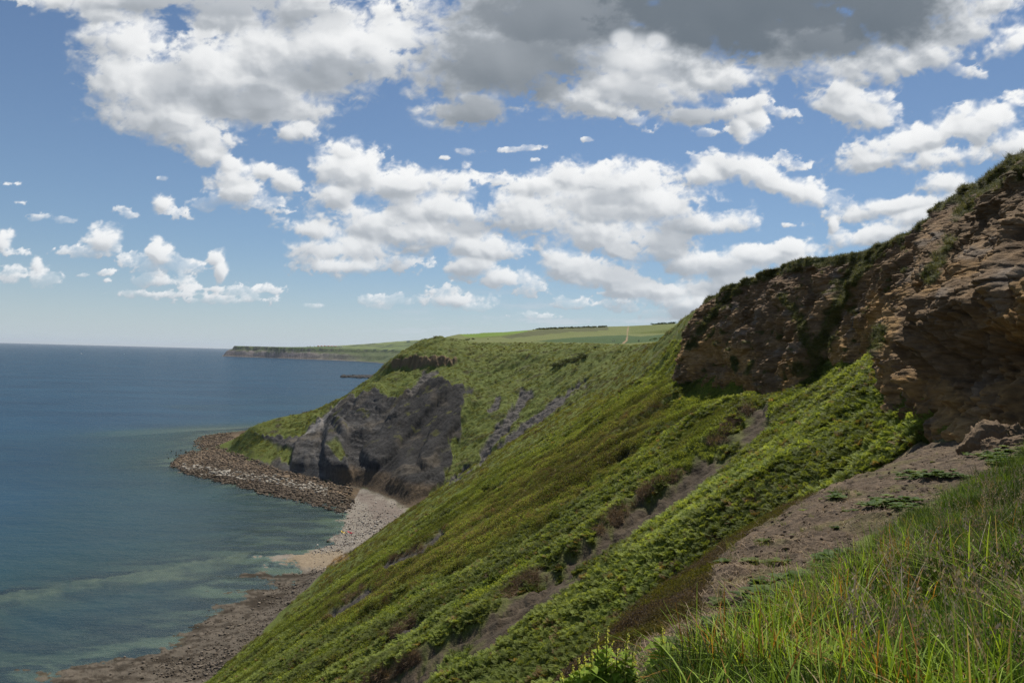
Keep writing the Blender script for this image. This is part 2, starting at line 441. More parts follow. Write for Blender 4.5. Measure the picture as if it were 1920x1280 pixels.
def sdist(px, py, poly):
    poly = list(poly) + [poly[0]]
    d = pdist(px, py, poly); ins = np.zeros(px.shape, bool)
    for a, b in zip(poly[:-1], poly[1:]):
        c = ((a[1] > py) != (b[1] > py)) & (px < (b[0] - a[0]) * (py - a[1]) / (b[1] - a[1] + 1e-9) + a[0])
        ins ^= c
    return np.where(ins, d, -d)

def area(px, py, ok, poly, edge, nz, amp):
    m = np.zeros(px.shape, np.float32)
    xs = [p[0] for p in poly]; ys = [p[1] for p in poly]; e = edge + amp * 1.5 + 2
    k = ok & (px > min(xs) - e) & (px < max(xs) + e) & (py > min(ys) - e) & (py < max(ys) + e)
    if k.any(): m[k] = sstep(-edge, edge, sdist(px[k], py[k], poly) + nz[k] * amp)
    return m

def stroke(px, py, ok, poly, w, nz, amp):
    m = np.zeros(px.shape, np.float32)
    xs = [p[0] for p in poly]; ys = [p[1] for p in poly]; e = w * 2 + amp * 2
    k = ok & (px > min(xs) - e) & (px < max(xs) + e) & (py > min(ys) - e) & (py < max(ys) + e)
    if k.any(): m[k] = sstep(w, w * 0.55, pdist(px[k], py[k], poly) + nz[k] * amp)
    return m

SHALE = [(485, 815), (560, 822), (590, 790), (640, 752), (662, 740), (700, 742), (742, 748), (770, 732), (790, 728), (818, 725), (858, 722), (888, 731), (870, 748), (879, 768), (858, 786), (868, 812), (846, 832), (855, 858), (834, 885), (838, 905), (800, 925), (790, 950), (770, 985),
         (742, 938), (665, 914), (600, 906), (520, 888), (470, 868), (495, 850)]
SCREE_FAN = [(570, 826), (600, 792), (640, 752), (622, 772), (600, 806), (590, 822)]
GULLY = [(1425, 785), (1372, 835), (1330, 870), (1262, 925), (1200, 965), (1150, 1012), (1092, 1055), (1040, 1092), (985, 1128), (930, 1172), (870, 1212), (812, 1248), (760, 1275), (700, 1310)]
BROWN = [(1225, 735), (1120, 800), (1010, 862), (935, 925), (850, 985), (760, 1040), (690, 1085), (620, 1130), (600, 1180), (700, 1140), (800, 1090), (900, 1040), (1010, 980), (1100, 920), (1180, 855), (1240, 800), (1260, 760)]
DIRT = [(1700, 830), (1595, 880), (1500, 940), (1405, 1000), (1350, 1045), (1325, 1090), (1310, 1135), (1250, 1185), (1190, 1225), (1130, 1270), (1090, 1340), (1240, 1340), (1270, 1255), (1350, 1185), (1420, 1150), (1470, 1115), (1540, 1070), (1620, 1005), (1720, 960), (1820, 905), (1850, 880), (1900, 848), (1940, 830), (1940, 760), (1860, 790), (1790, 830)]
MOSS = [(1640, 850), (1540, 930), (1440, 1000), (1380, 1050), (1350, 1110), (1290, 1180), (1200, 1240), (1090, 1330), (960, 1330), (1060, 1240), (1140, 1150), (1220, 1060), (1310, 985), (1400, 925), (1520, 860)]

def surface(x, y, detail=True):
    """height and albedo of the land"""
    z = base_h(x, y)
    r = np.hypot(x, y)
    px, py = proj(x, y, z)
    n1 = fbm2(x / 14, y / 14, 4); n2 = fbm2(x / 3.1 + 40, y / 3.1, 4)
    wpx = fbm2(x / (0.012 * r + 0.6), y / (0.012 * r + 0.6) + 9, 4)     # wobble whose size follows distance
    near = (y < 300)
    main = (x < 60) & (y > 25) & (y < 330)
    C = {}
    rise = sstep(3.5, 7, z)
    land = rise * (z > 3)
    # slope angle
    e = 0.8
    sx = (base_h(x + e, y) - base_h(x - e, y)) / (2 * e); sy = (base_h(x, y + e) - base_h(x, y - e)) / (2 * e)
    slope = np.hypot(sx, sy)
    okb = (y > 295) & (y < 500) & (x < 10)
    m_shale = area(px, py, okb, SHALE, 3, wpx, 16) * sstep(2.2, 3.4, z)
    m_fan = area(px, py, okb, SCREE_FAN, 3, wpx, 4)
    m_nose_g = np.maximum(area(px, py, okb, [(470, 800), (500, 785), (600, 762), (618, 768), (596, 790), (568, 822), (520, 812), (490, 815)], 3, wpx, 6),
                          area(px, py, okb, [(470, 815), (515, 830), (550, 855), (545, 868), (505, 868), (455, 850)], 4, wpx, 10))
    m_nose_g = np.maximum(m_nose_g, area(px, py, okb, [(612, 850), (628, 838), (650, 860), (640, 885)], 3, wpx, 5) * 0.8)
    ok2 = (y > 190) & (y < 480)
    m_slip = 0
    for poly, w in (([(905, 848), (935, 812), (962, 775), (985, 740)], 13), ([(940, 835), (985, 800), (1030, 765), (1055, 745)], 9), ([(1060, 742), (1082, 727), (1098, 712)], 6), ([(900, 870), (915, 850)], 8),
                    ([(920, 770), (935, 750)], 6), ([(845, 905), (880, 880)], 5), ([(770, 742), (800, 705), (815, 700)], 9), ([(800, 725), (818, 708)], 6)):
        m_slip = np.maximum(m_slip, stroke(px, py, ok2, poly, w, wpx, 10))
    okn = (y > 40) & (y < 300) & (x < 40)
    m_gul = stroke(px, py, okn, GULLY, 33, wpx, 14)
    m_gul = m_gul * (1 - 0.9 * sstep(0.08, 0.35, fbm2(x / 8 + 71, y / 8, 4)))
    m_scar = 0
    for poly, w in (([(725, 1062), (760, 1045), (790, 1035), (830, 1000)], 10), ([(620, 1152), (660, 1130), (690, 1108)], 10), ([(725, 1205), (780, 1170), (800, 1160)], 5), ([(1080, 930), (1105, 905)], 5),
                    ([(905, 925), (940, 905)], 4), ([(990, 1010), (1050, 975)], 5), ([(840, 1080), (870, 1060)], 4), ([(1130, 880), (1180, 850)], 4)):
        m_scar = np.maximum(m_scar, stroke(px, py, okn, poly, w, wpx, 4))
    m_brown = area(px, py, okn, BROWN, 22, wpx, 30)
    oks = (y < 34) & (r < 36)
    m_dirt = area(px, py, oks, DIRT, 6, wpx, 16)
    m_moss = area(px, py, (y < 60) & (x < 26), MOSS, 10, wpx, 16) * (1 - m_dirt)
    m_crock = np.maximum(stroke(px, py, (y > 440) & (y < 480) & (x < 0), [(742, 684), (770, 680), (800, 678), (848, 679)], 12, wpx, 5), 0)
    m_crock = m_crock * sstep(0.5, 0.9, slope)
    # relief ------------------------------------------------------------
    wslope = main * land
    ridg = 1 - np.abs(fbm2(x / 20 + 3, y / 8.5 + 0.5 * n1, 4)) * 2
    z = z + wslope * sstep(20, 60, r) * ((ridg - 0.5) * 0.75 + n2 * 0.5)
    bowl = (y >= 230) & (x > -140) & (y < 560)
    ang = 0.78                                                     # hummocks run down the bowl
    xr = x * math.cos(ang) + y * math.sin(ang); yr = -x * math.sin(ang) + y * math.cos(ang)
    rb = 1 - np.abs(fbm2(xr / 30, yr / 8, 4)) * 2
    hum = fbm2(x / 11, y / 11, 4)
    z = z + bowl * land * (1 - m_shale) * sstep(230, 300, y) * ((rb - 0.5) * 1.6 + hum * 1.5) * sstep(0.08, 0.35, slope)
    # shale: runnels down the face and hard bands across it
    run = 1 - np.abs(fbm2((0.86 * x - 0.5 * y) / 8.0, (0.5 * x + 0.86 * y) / 50, 4, 0.45)) * 2
    band = sstep(0.2, 0.85, np.mod(z / 6.5 + n1 * 1.1, 1.0)) * 1.6 + fbm2(x / 18, z / 0.9, 3) * 0.8
    z = z + m_shale * (1 - m_nose_g) * (run * 1.2 + (1 - np.abs(fbm2((0.86 * x - 0.5 * y) / 2.4, (0.5 * x + 0.86 * y) / 26, 3)) * 2) * 0.5 + band * 0.35 * sstep(-60, -85, x) + fbm2(x / 22, y / 22, 3) * 1.2 + fbm2((0.86 * x - 0.5 * y) / 1.1, (0.5 * x + 0.86 * y) / 6, 3) * 0.35) * sstep(3, 9, z)
    for poly, w, hh in (([(820, 732), (790, 765), (755, 800), (725, 838), (700, 862)], 26, 4.6), ([(866, 765), (838, 800), (815, 835), (800, 868)], 20, 3.6), ([(700, 745), (680, 790), (650, 812)], 26, 3.0), ([(628, 822), (622, 860), (640, 900)], 24, 4.5), ([(590, 800), (575, 830), (560, 870)], 18, 2.5), ([(760, 745), (735, 790)], 16, 2.2), ([(545, 850), (520, 876)], 14, 2.0)):
        z = z + hh * np.sqrt(stroke(px, py, okb, poly, w, wpx, 5)) * sstep(3, 8, z)
    z = z + m_crock * (sstep(0.3, 0.5, np.mod(x / 5 + n1, 1)) * 1.5 + fbm2(x / 2.2, y / 2.2, 3) * 1.2)
    g_soft = stroke(px, py, okn, GULLY, 34, wpx * 0, 0); s_soft = m_scar
    z = z - g_soft * 1.3 - s_soft * 0.7 - np.clip(m_slip, 0, 1) * 0.9 + np.clip(m_slip, 0, 1) * fbm2(x / 3, y / 3, 4) * 1.3
    lip = stroke(px, py, okn, [(a - 14, b - 26) for a, b in GULLY], 16, wpx, 10)
    z = z + lip * 0.45
    z = z + (m_gul + m_scar) * (fbm2(x / 4, y / 1.3, 4) * 0.45)
    # small relief near the camera
    z = z + sstep(60, 20, r) * (fbm2(x / 0.9, y / 0.9, 5) * 0.10 + fbm2(x / 0.16, y / 0.16, 3) * 0.025 * (0.4 + m_dirt) + m_dirt * fbm2(x / 0.45, y / 0.45, 4) * 0.09)
    z = z + m_moss * ((1 - np.abs(fbm2(x / 0.8, y / 0.8, 3)) * 2) * 0.14 - 0.16)
    z = z + (r > 60) * land * fbm2(x / 1.7, y / 1.7, 3) * 0.22 * (1 - sstep(520, 560, y))
    # beach & ledges
    beach = (z < 3.4) & (z > -3) & (y < 620)
    led = fbm2(x / 22 + 5, y / 9, 4)
    z = z + beach * (led * 0.35 + np.floor(fbm2(x / 9, y / 9, 3) * 4) * 0.06 + fbm2(x / 1.4, y / 1.4, 4) * 0.12) * sstep(295, 285, y)
    z = z + beach * fbm2(x / 5, y / 5, 4) * 0.18
    lg = (0.35 + 0.65 * sstep(-0.3, 0.15, n1)) * np.maximum(area(px, py, (y > 180) & (y < 260), [(128, 1094), (250, 1076), (380, 1050), (475, 1032), (462, 1048), (385, 1084), (330, 1092), (240, 1103), (135, 1107)], 3, wpx, 5),
                    area(px, py, (y > 160) & (y < 230), [(-60, 1130), (60, 1108), (118, 1098), (120, 1112), (60, 1128), (-60, 1150)], 3, wpx, 5)) * (z < 0.1)
    z = lerp(z, -0.32 + 0.10 * n2, lg)
    # ---------------------------------------------------------------- albedo
    c = np.zeros(x.shape + (3,), np.float32)
    def col(r_, g_, b_): return np.array((r_, g_, b_), np.float32)
    def put(mask, colr): 
        nonlocal c
        mask = np.clip(mask, 0, 1)[..., None]
        c = c * (1 - mask) + colr * mask
    v1 = (0.5 + 0.5 * fbm2(x / 35, y / 35 + 3, 4))[..., None]; v2 = np.clip(0.5 + 0.6 * n2, 0, 1)[..., None]; v3 = np.clip(0.5 + 0.7 * fbm2(x / 0.8, y / 0.8, 3), 0, 1)[..., None]
    grass = lerp(col(.075, .105, .018), col(.135, .150, .035), v1 * 0.6 + v2 * 0.4)
    grass = grass * (0.82 + 0.36 * v3)
    c = grass.astype(np.float32)
    tuss = sstep(0.1, 0.5, fbm2(x / 8 + 11, y / 5, 4))
    put(bowl * tuss * 0.4, col(.10, .088, .036))
    put(bowl * sstep(0.25, 0.5, fbm2(x / 16 + 31, y / 10, 5)) * 0.6, col(.055, .05, .024))
    put(m_brown * (0.3 + 0.4 * sstep(-0.1, 0.4, n1)), lerp(col(.085, .058, .026), col(.13, .095, .045), v2))
    put(main * sstep(0.2, 0.6, fbm2(x / 18 + 7, y / 5, 4)) * 0.55, col(.10, .075, .034))
    # fields on the plateau
    pl = (py < 660) & (y > 380)
    edge = stroke(px, py, y > 400, [(1235, 655), (1150, 645), (1000, 641), (880, 642)], 200, wpx, 0)
    inl = sstep(0.2, 0.08, slope) * (z > 70) * (y > 400)
    put(inl, lerp(col(.11, .135, .035), col(.15, .16, .055), v1))
    dark_f = (area(px, py, y > 440, [(1000, 640), (1080, 632), (1168, 628), (1200, 631), (1240, 627), (1290, 622), (1290, 650), (1220, 650), (1150, 644), (1060, 642)], 0.8, wpx, 0.8))
    put(dark_f, col(.048, .085, .025))
    brite = area(px, py, y > 520, [(862, 626), (900, 618), (985, 614), (990, 622), (940, 629), (900, 632), (872, 631)], 0.8, wpx, 0.8)
    put(brite, col(.13, .20, .028))
    heath = area(px, py, y > 560, [(940, 632), (985, 622), (1040, 616), (1140, 612), (1140, 619), (1050, 624), (960, 634)], 1.0, wpx, 2.5)
    put(heath * 0.8, col(.07, .075, .03))
    path = np.maximum(stroke(px, py, y > 440, [(1168, 644), (1175, 638), (1176, 632)], 2.0, wpx, 0.3), stroke(px, py, y > 500, [(1176, 634), (1176, 627), (1178, 612)], 1.3, wpx, 0.2))
    put(path, col(.25, .18, .10))
    # exposed ground
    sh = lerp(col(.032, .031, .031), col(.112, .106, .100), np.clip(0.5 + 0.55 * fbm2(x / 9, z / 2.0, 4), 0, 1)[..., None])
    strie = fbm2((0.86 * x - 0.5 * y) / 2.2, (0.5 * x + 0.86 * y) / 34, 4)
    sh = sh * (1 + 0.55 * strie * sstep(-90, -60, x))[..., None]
    sh = sh * (0.7 + 0.6 * v3) * (lerp(0.58, 1.12, sstep(-0.2, 0.3, fbm2(x / 30 + 5, z / 1.3 + 0.3 * n2, 4)) * sstep(-50, -85, x)) * lerp(1.0, 0.72, sstep(-85, -60, x)))[..., None]  # right part of the face darkened, its shade put into the albedo
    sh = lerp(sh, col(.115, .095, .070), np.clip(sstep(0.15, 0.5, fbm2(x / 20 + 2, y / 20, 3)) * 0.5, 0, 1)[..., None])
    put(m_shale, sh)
    put(m_shale * sstep(12, 9, z) * sstep(-95, -80, x), lerp(col(.05, .038, .027), col(.125, .088, .052), v3))
    put(m_shale * sstep(0.32, 0.5, fbm2(x / 9 + 60, y / 9, 4)) * sstep(16, 30, z) * 0.8, col(.085, .085, .026))
    put(m_fan, col(.22, .205, .19))
    put(m_nose_g, lerp(col(.085, .115, .02), col(.13, .135, .03), v2))
    put(m_nose_g * sstep(0.25, 0.5, n1), col(.065, .06, .028))
    put(np.clip(m_slip, 0, 1), lerp(col(.050, .046, .042), col(.135, .122, .108), v3))
    put(m_gul, lerp(col(.036, .028, .021), col(.115, .088, .058), v2 * 0.6 + v3 * 0.4))
    put(m_scar, lerp(col(.045, .04, .037), col(.10, .085, .07), v3))
    put(m_crock, lerp(col(.11, .08, .045), col(.22, .15, .08), v2))
    put(m_dirt, lerp(col(.050, .037, .026), col(.165, .120, .080), np.clip(v2 * 0.4 + 0.6 * (0.5 + 0.8 * fbm2(x / 0.12, y / 0.12, 3))[..., None], 0, 1)))
    put(m_dirt * sstep(0.1, 0.5, fbm2(x / 1.5 + 8, y / 1.5, 4)) * 0.6, col(.12, .11, .04))
    put(m_dirt * sstep(0.15, 0.45, fbm2(x / 0.9 + 28, y / 0.9, 4)) * 0.6, col(.045, .034, .024))
    put(m_dirt * sstep(0.25, 0.5, fbm2(x / 0.7 + 48, y / 0.7, 4)) * 0.6, col(.22, .165, .10))
    put(m_moss, lerp(col(.055, .040, .028), col(.085, .080, .016), sstep(-0.2, 0.3, fbm2(x / 1.4 + 4, y / 1.4, 4))[..., None]))
    # shore
    b = sstep(3.6, 3.0, z) * (y < 640) * (1 - m_shale) 
    sand = lerp(col(.17, .148, .120), col(.29, .255, .21), v2 * 0.5 + v3 * 0.5)
    sand = lerp(sand, col(.13, .105, .085), (sstep(0.1, 0.4, fbm2(x / 10, y / 6 + 20, 4)) * 0.6)[..., None])
    put(b, sand)
    plat = b * sstep(222, 212, y)
    rocky = lerp(col(.072, .061, .046), col(.145, .120, .092), v2)
    put(plat, rocky)
    wk = np.maximum(sstep(0.02, 0.3, fbm2(x / 12 + 9, y / 6, 5)) * sstep(1.1, 0.3, z), sstep(0.12, 0.3, fbm2(x / 3.4 + 19, y / 2.2, 5)) * 0.85)
    put(plat * wk, col(.034, .026, .017))
    put(plat * sstep(-0.25, -0.32, fbm2(x / 2.6, y / 1.6, 3)) * 0.8, col(.05, .038, .026))
    ledge = area(px, py, y < 260, [(530, 1055), (560, 1036), (640, 1030), (655, 1050), (600, 1068)], 5, wpx, 8)
    put(ledge, lerp(col(.19, .145, .095), col(.30, .24, .165), v3))
    wr = area(px, py, y > 260, [(690, 925), (735, 945), (765, 975), (755, 1000), (700, 965), (668, 930)], 4, wpx, 14)
    put(wr * 0.6, col(.15, .115, .095))
    bould = b * (x < -72) * (y > 300)
    put(bould, lerp(col(.075, .052, .032), col(.17, .12, .07), v2))
    put(bould * sstep(1.0, 0.4, z) , lerp(col(.05, .036, .022), col(.09, .065, .035), v3))
    # sea bed
    sb = sstep(0.12, -0.15, z)
    bed = lerp(col(.018, .022, .014), col(.13, .115, .07), sstep(-0.12, 0.3, fbm2(x / 20 + 3, y / 8, 5))[..., None])
    put(sb, bed)
    put(lg, lerp(col(.09, .075, .045), col(.20, .155, .09), v2))
    veg = np.clip(land * (1 - np.clip(m_shale * (1 - m_nose_g) + m_slip + m_gul + m_scar + m_crock + m_dirt + m_fan, 0, 1)), 0, 1)
    return z, c, dict(veg=veg, brown=m_brown, dirt=m_dirt, moss=m_moss, shale=m_shale, gully=m_gul, scar=m_scar, slope=slope, inl=inl, px=px, py=py, lip=lip)

# ------------------------------------------------------------------ terrain mesh on a polar grid (cells grow with distance)
def terrain_mat(name, bumps=True):
    g = NT(name); c = g.attr('Col'); p = g.pos()
    f = g.noise(p, 3.2, 6, 0.65); f2 = g.noise(p, 0.55, 5, 0.6); f3 = g.noise(p, 22.0, 4, 0.7)
    k = g.math('MULTIPLY_ADD', f, 0.9, 0.55)
    c2 = g.mix(1.0, c, g.n('ShaderNodeCombineColor', {0: k, 1: k, 2: k}).outputs[0], 'MULTIPLY')
    b = g.bump(f2, 0.6, 0.8); b = g.bump(f, 0.7, 0.25, b); b = g.bump(f3, 0.5, 0.03, b)
    return g.done(g.bsdf(c2, 0.92, b, 0.15))

def polar(name, rows, az, mat, drop_sea=None, parent=None):
    R_, A_ = np.meshgrid(rows, az, indexing='ij')
    x = (R_ * np.sin(A_)).ravel(); y = (R_ * np.cos(A_)).ravel()
    return x, y, len(rows), len(az)

def grid_faces(nr, na, wrap=False):
    i = np.arange(nr - 1)[:, None] * na; j = np.arange(na - 1)[None, :]
    a = (i + j).ravel()
    return np.stack([a, a + 1, a + na + 1, a + na], 1)[:, ::-1]

rows = [0.4]
while rows[-1] < 1180:
    r = rows[-1]
    if r < 1.5: d = 0.15
    elif r < 30: d = max(0.008 * r, 0.02) * 0.75
    elif r < 130: d = 0.0055 * r
    elif r < 296: d = 0.0045 * r
    elif r < 480: d = 0.62
    elif r < 520: d = 1.0
    else: d = 0.006 * r
    rows.append(r + d)
rows = np.array(rows)
azd = np.concatenate([np.arange(-180, -48, 1.5), np.arange(-48, -40, 0.25), np.arange(-40, 41, 0.068), np.arange(41, 50, 0.3), np.arange(50, 180.1, 1.5)])
az = np.radians(azd)
tx, ty, nr_, na_ = polar('terrain', rows, az, None)
Zs, Cs, Ms = [], [], {}
zz = np.empty(tx.shape, np.float32); cc = np.empty((len(tx), 3), np.float32)
for s in range(0, len(tx), 400000):
    zc, c_, m_ = surface(tx[s:s + 400000], ty[s:s + 400000])
    zz[s:s + 400000] = zc; cc[s:s + 400000] = c_
M_TERR = terrain_mat('ground_cover_and_rock')
F = grid_faces(nr_, na_)
keep = (zz[F].max(axis=1) > -9.0)
terr = mesh_np('terrain', np.stack([tx, ty, zz], 1), F[keep], M_TERR, col=cc)
tag(terr, kind='structure')
print('terrain', len(tx), zz.min(), zz.max())

def hz(x, y):
    x = np.atleast_1d(np.asarray(x, float)); y = np.atleast_1d(np.asarray(y, float))
    return surface(x, y)

ZG = zz.reshape(nr_, na_)
def ground(x, y):
    """height of the finished terrain mesh (bilinear in its own grid)"""
    x = np.atleast_1d(np.asarray(x, float)); y = np.atleast_1d(np.asarray(y, float))
    r = np.hypot(x, y); a = np.degrees(np.arctan2(x, y))
    fi = np.interp(r, rows, np.arange(nr_)); fj = np.interp(a, azd, np.arange(na_))
    i = np.clip(fi.astype(int), 0, nr_ - 2); j = np.clip(fj.astype(int), 0, na_ - 2); u = fi - i; v = fj - j
    return (ZG[i, j] * (1 - u) * (1 - v) + ZG[i + 1, j] * u * (1 - v) + ZG[i, j + 1] * (1 - u) * v + ZG[i + 1, j + 1] * u * v)

def hit(px, py, r0=1.0, r1=1170.0):
    """first point of the terrain along the sight line through a picture point"""
    d = ray(px, py); h = math.hypot(d[0], d[1]); d = d / h
    t = np.arange(math.log(r0), math.log(r1), 0.0015); t = np.exp(t)
    g = ground(d[0] * t, d[1] * t); k = np.argmax(H0 + d[2] * t < g)
    t = t[k]
    return np.array((d[0] * t, d[1] * t, float(g[k])))

# far coast
frows = np.exp(np.arange(math.log(1120), math.log(12500), 0.0035))
fazd = np.concatenate([np.arange(-32, 2, 0.05), np.arange(2, 50, 0.7)])
fx, fy, fnr, fna = polar('far', frows, np.radians(fazd), None)
fz = far_h(fx, fy)
def far_col(x, y, z):
    e = 12.0
    s = np.hypot((far_h(x + e, y) - far_h(x - e, y)) / (2 * e), (far_h(x, y + e) - far_h(x, y - e)) / (2 * e))
    n = fbm2(x / 180, y / 180, 4); n2 = fbm2(x / 45, y / 45, 4)
    w1, w2, cid = worley2(x / 330 + 3, y / 620)
    A = np.array
    fld = RV[cid, 0][:, None]
    c = lerp(A((.075, .12, .03)), A((.16, .19, .065)), fld)
    c = np.where(((w2 - w1) < 0.06)[:, None], A((.03, .05, .02)), c)
    c = lerp(c, A((.045, .06, .028)), (sstep(0.1, 0.35, n)[:, None]) * 0.8)
    und = lerp(A((.06, .09, .028)), A((.10, .115, .045)), np.clip(0.5 + n2, 0, 1)[:, None])
    c = np.where((z < 74)[:, None], und, c)
    rock = lerp(A((.12, .10, .09)), A((.30, .25, .225)), np.clip(0.5 + 0.8 * fbm2(x / 60, z / 9, 3), 0, 1)[:, None])
    left = sstep(-900, -1500, x + n * 250) * (y > 3500)
    c = lerp(c, rock, (left * sstep(52, 40, z + n2 * 16) * (z > 1))[:, None])
    c = lerp(c, A((.055, .06, .042)), 0.75 * (sstep(0.5, 0.9, s) * (z > 50) * sstep(-0.1, 0.3, n2 + 0.6 * n))[:, None])
    c = lerp(c, A((.12, .10, .08)), (sstep(0.5, 0.8, s) * (z < 14) * 0.7)[:, None])
    c = lerp(c, A((.13, .108, .088)), sstep(4, 2.0, z)[:, None])
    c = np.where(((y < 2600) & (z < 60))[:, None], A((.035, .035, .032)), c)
    return c
fc = far_col(fx, fy, fz)
F = grid_faces(fnr, fna); keep = fz[F].max(axis=1) > -0.5
g = NT('far_farmland'); c_ = g.attr('Col'); f_ = g.noise(g.pos(), 0.02, 6, 0.65)
k_ = g.math('MULTIPLY_ADD', f_, 1.1, 0.45)
c2_ = g.mix(1.0, c_, g.n('ShaderNodeCombineColor', {0: k_, 1: k_, 2: k_}).outputs[0], 'MULTIPLY')
M_FAR = g.done(g.bsdf(c2_, 0.95, g.bump(f_, 0.8, 12.0), 0.1))
farh = mesh_np('hills', np.stack([fx, fy, fz], 1), F[keep], M_FAR, col=fc); tag(farh, kind='structure')

# ------------------------------------------------------------------ sea
srows = np.concatenate([np.arange(100, 640, 1.4), np.exp(np.arange(math.log(640), math.log(42000), 0.02))])
sazd = np.concatenate([np.arange(-85, -42, 2.0), np.arange(-42, 4, 0.16), np.arange(4, 60, 4.0)])
sx_, sy_, snr, sna = polar('sea', srows, np.radians(sazd), None)
dep = np.full(len(sx_), 25.0)
k = (np.hypot(sx_, sy_) < 1100)
dep[k] = -surface(sx_[k], sy_[k])[0]
lon = dep > 20
big = fbm2(sx_ / 160, sy_ / 260, 4)
F = grid_faces(snr, sna); keep = dep[F].max(axis=1) > -1.2
g = NT('sea_water'); p = g.pos()
dpt = g.attr('depth', 'Fac')
absf = g.math('SUBTRACT', 1.0, g.math('POWER', 2.718, g.math('MULTIPLY', g.math('MAXIMUM', dpt, 0.0), -0.62)))
body = g.ramp(g.math('DIVIDE', dpt, 16.0, clamp=True), [(0.0, (.020, .042, .030)), (0.12, (.014, .048, .046)), (0.4, (.012, .046, .076)), (1.0, (.011, .048, .090))])
pn = g.noise(g.vmul(p, (0.006, 0.012, 1)), 1.0, 5, 0.6)
body = g.mix(1.0, body, g.ramp(pn, [(0.3, (.62, .66, .72)), (0.7, (1.25, 1.2, 1.15))]), 'MULTIPLY')
w1 = g.noise(g.vmul(p, (0.9, 1.6, 1)), 1.0, 5, 0.6); w2 = g.noise(g.vmul(p, (0.05, 0.11, 1)), 1.0, 6, 0.62)
nb = g.bump(w2, 0.6, 2.2); nb = g.bump(w1, 0.8, 0.16, nb)
lw = g.n('ShaderNodeFresnel', {'IOR': 1.33, 'Normal': nb}).outputs[0]
dif = g.n('ShaderNodeBsdfDiffuse', {'Color': body}).outputs[0]
trn = g.n('ShaderNodeBsdfTransparent', {'Color': (0.72, 0.93, 0.88, 1)}).outputs[0]
inner = g.n('ShaderNodeMixShader', {0: absf, 1: trn, 2: dif}).outputs[0]
glo = g.n('ShaderNodeBsdfGlossy', {'Color': (1, 1, 1, 1), 'Roughness': 0.12, 'Normal': nb}).outputs[0]
M_SEA = g.done(g.n('ShaderNodeMixShader', {0: g.math('MINIMUM', g.math('MULTIPLY', lw, 0.7), 0.17), 1: inner, 2: glo}).outputs[0])
sea = mesh_np('water', np.stack([sx_, sy_, np.zeros(len(sx_))], 1), F[keep], M_SEA, attrs={'depth': dep}); tag(sea, kind='structure')
sbv = [(-60000, -3000, -25.5), (3000, -3000, -25.5), (3000, 42000, -25.5), (-60000, 42000, -25.5)]

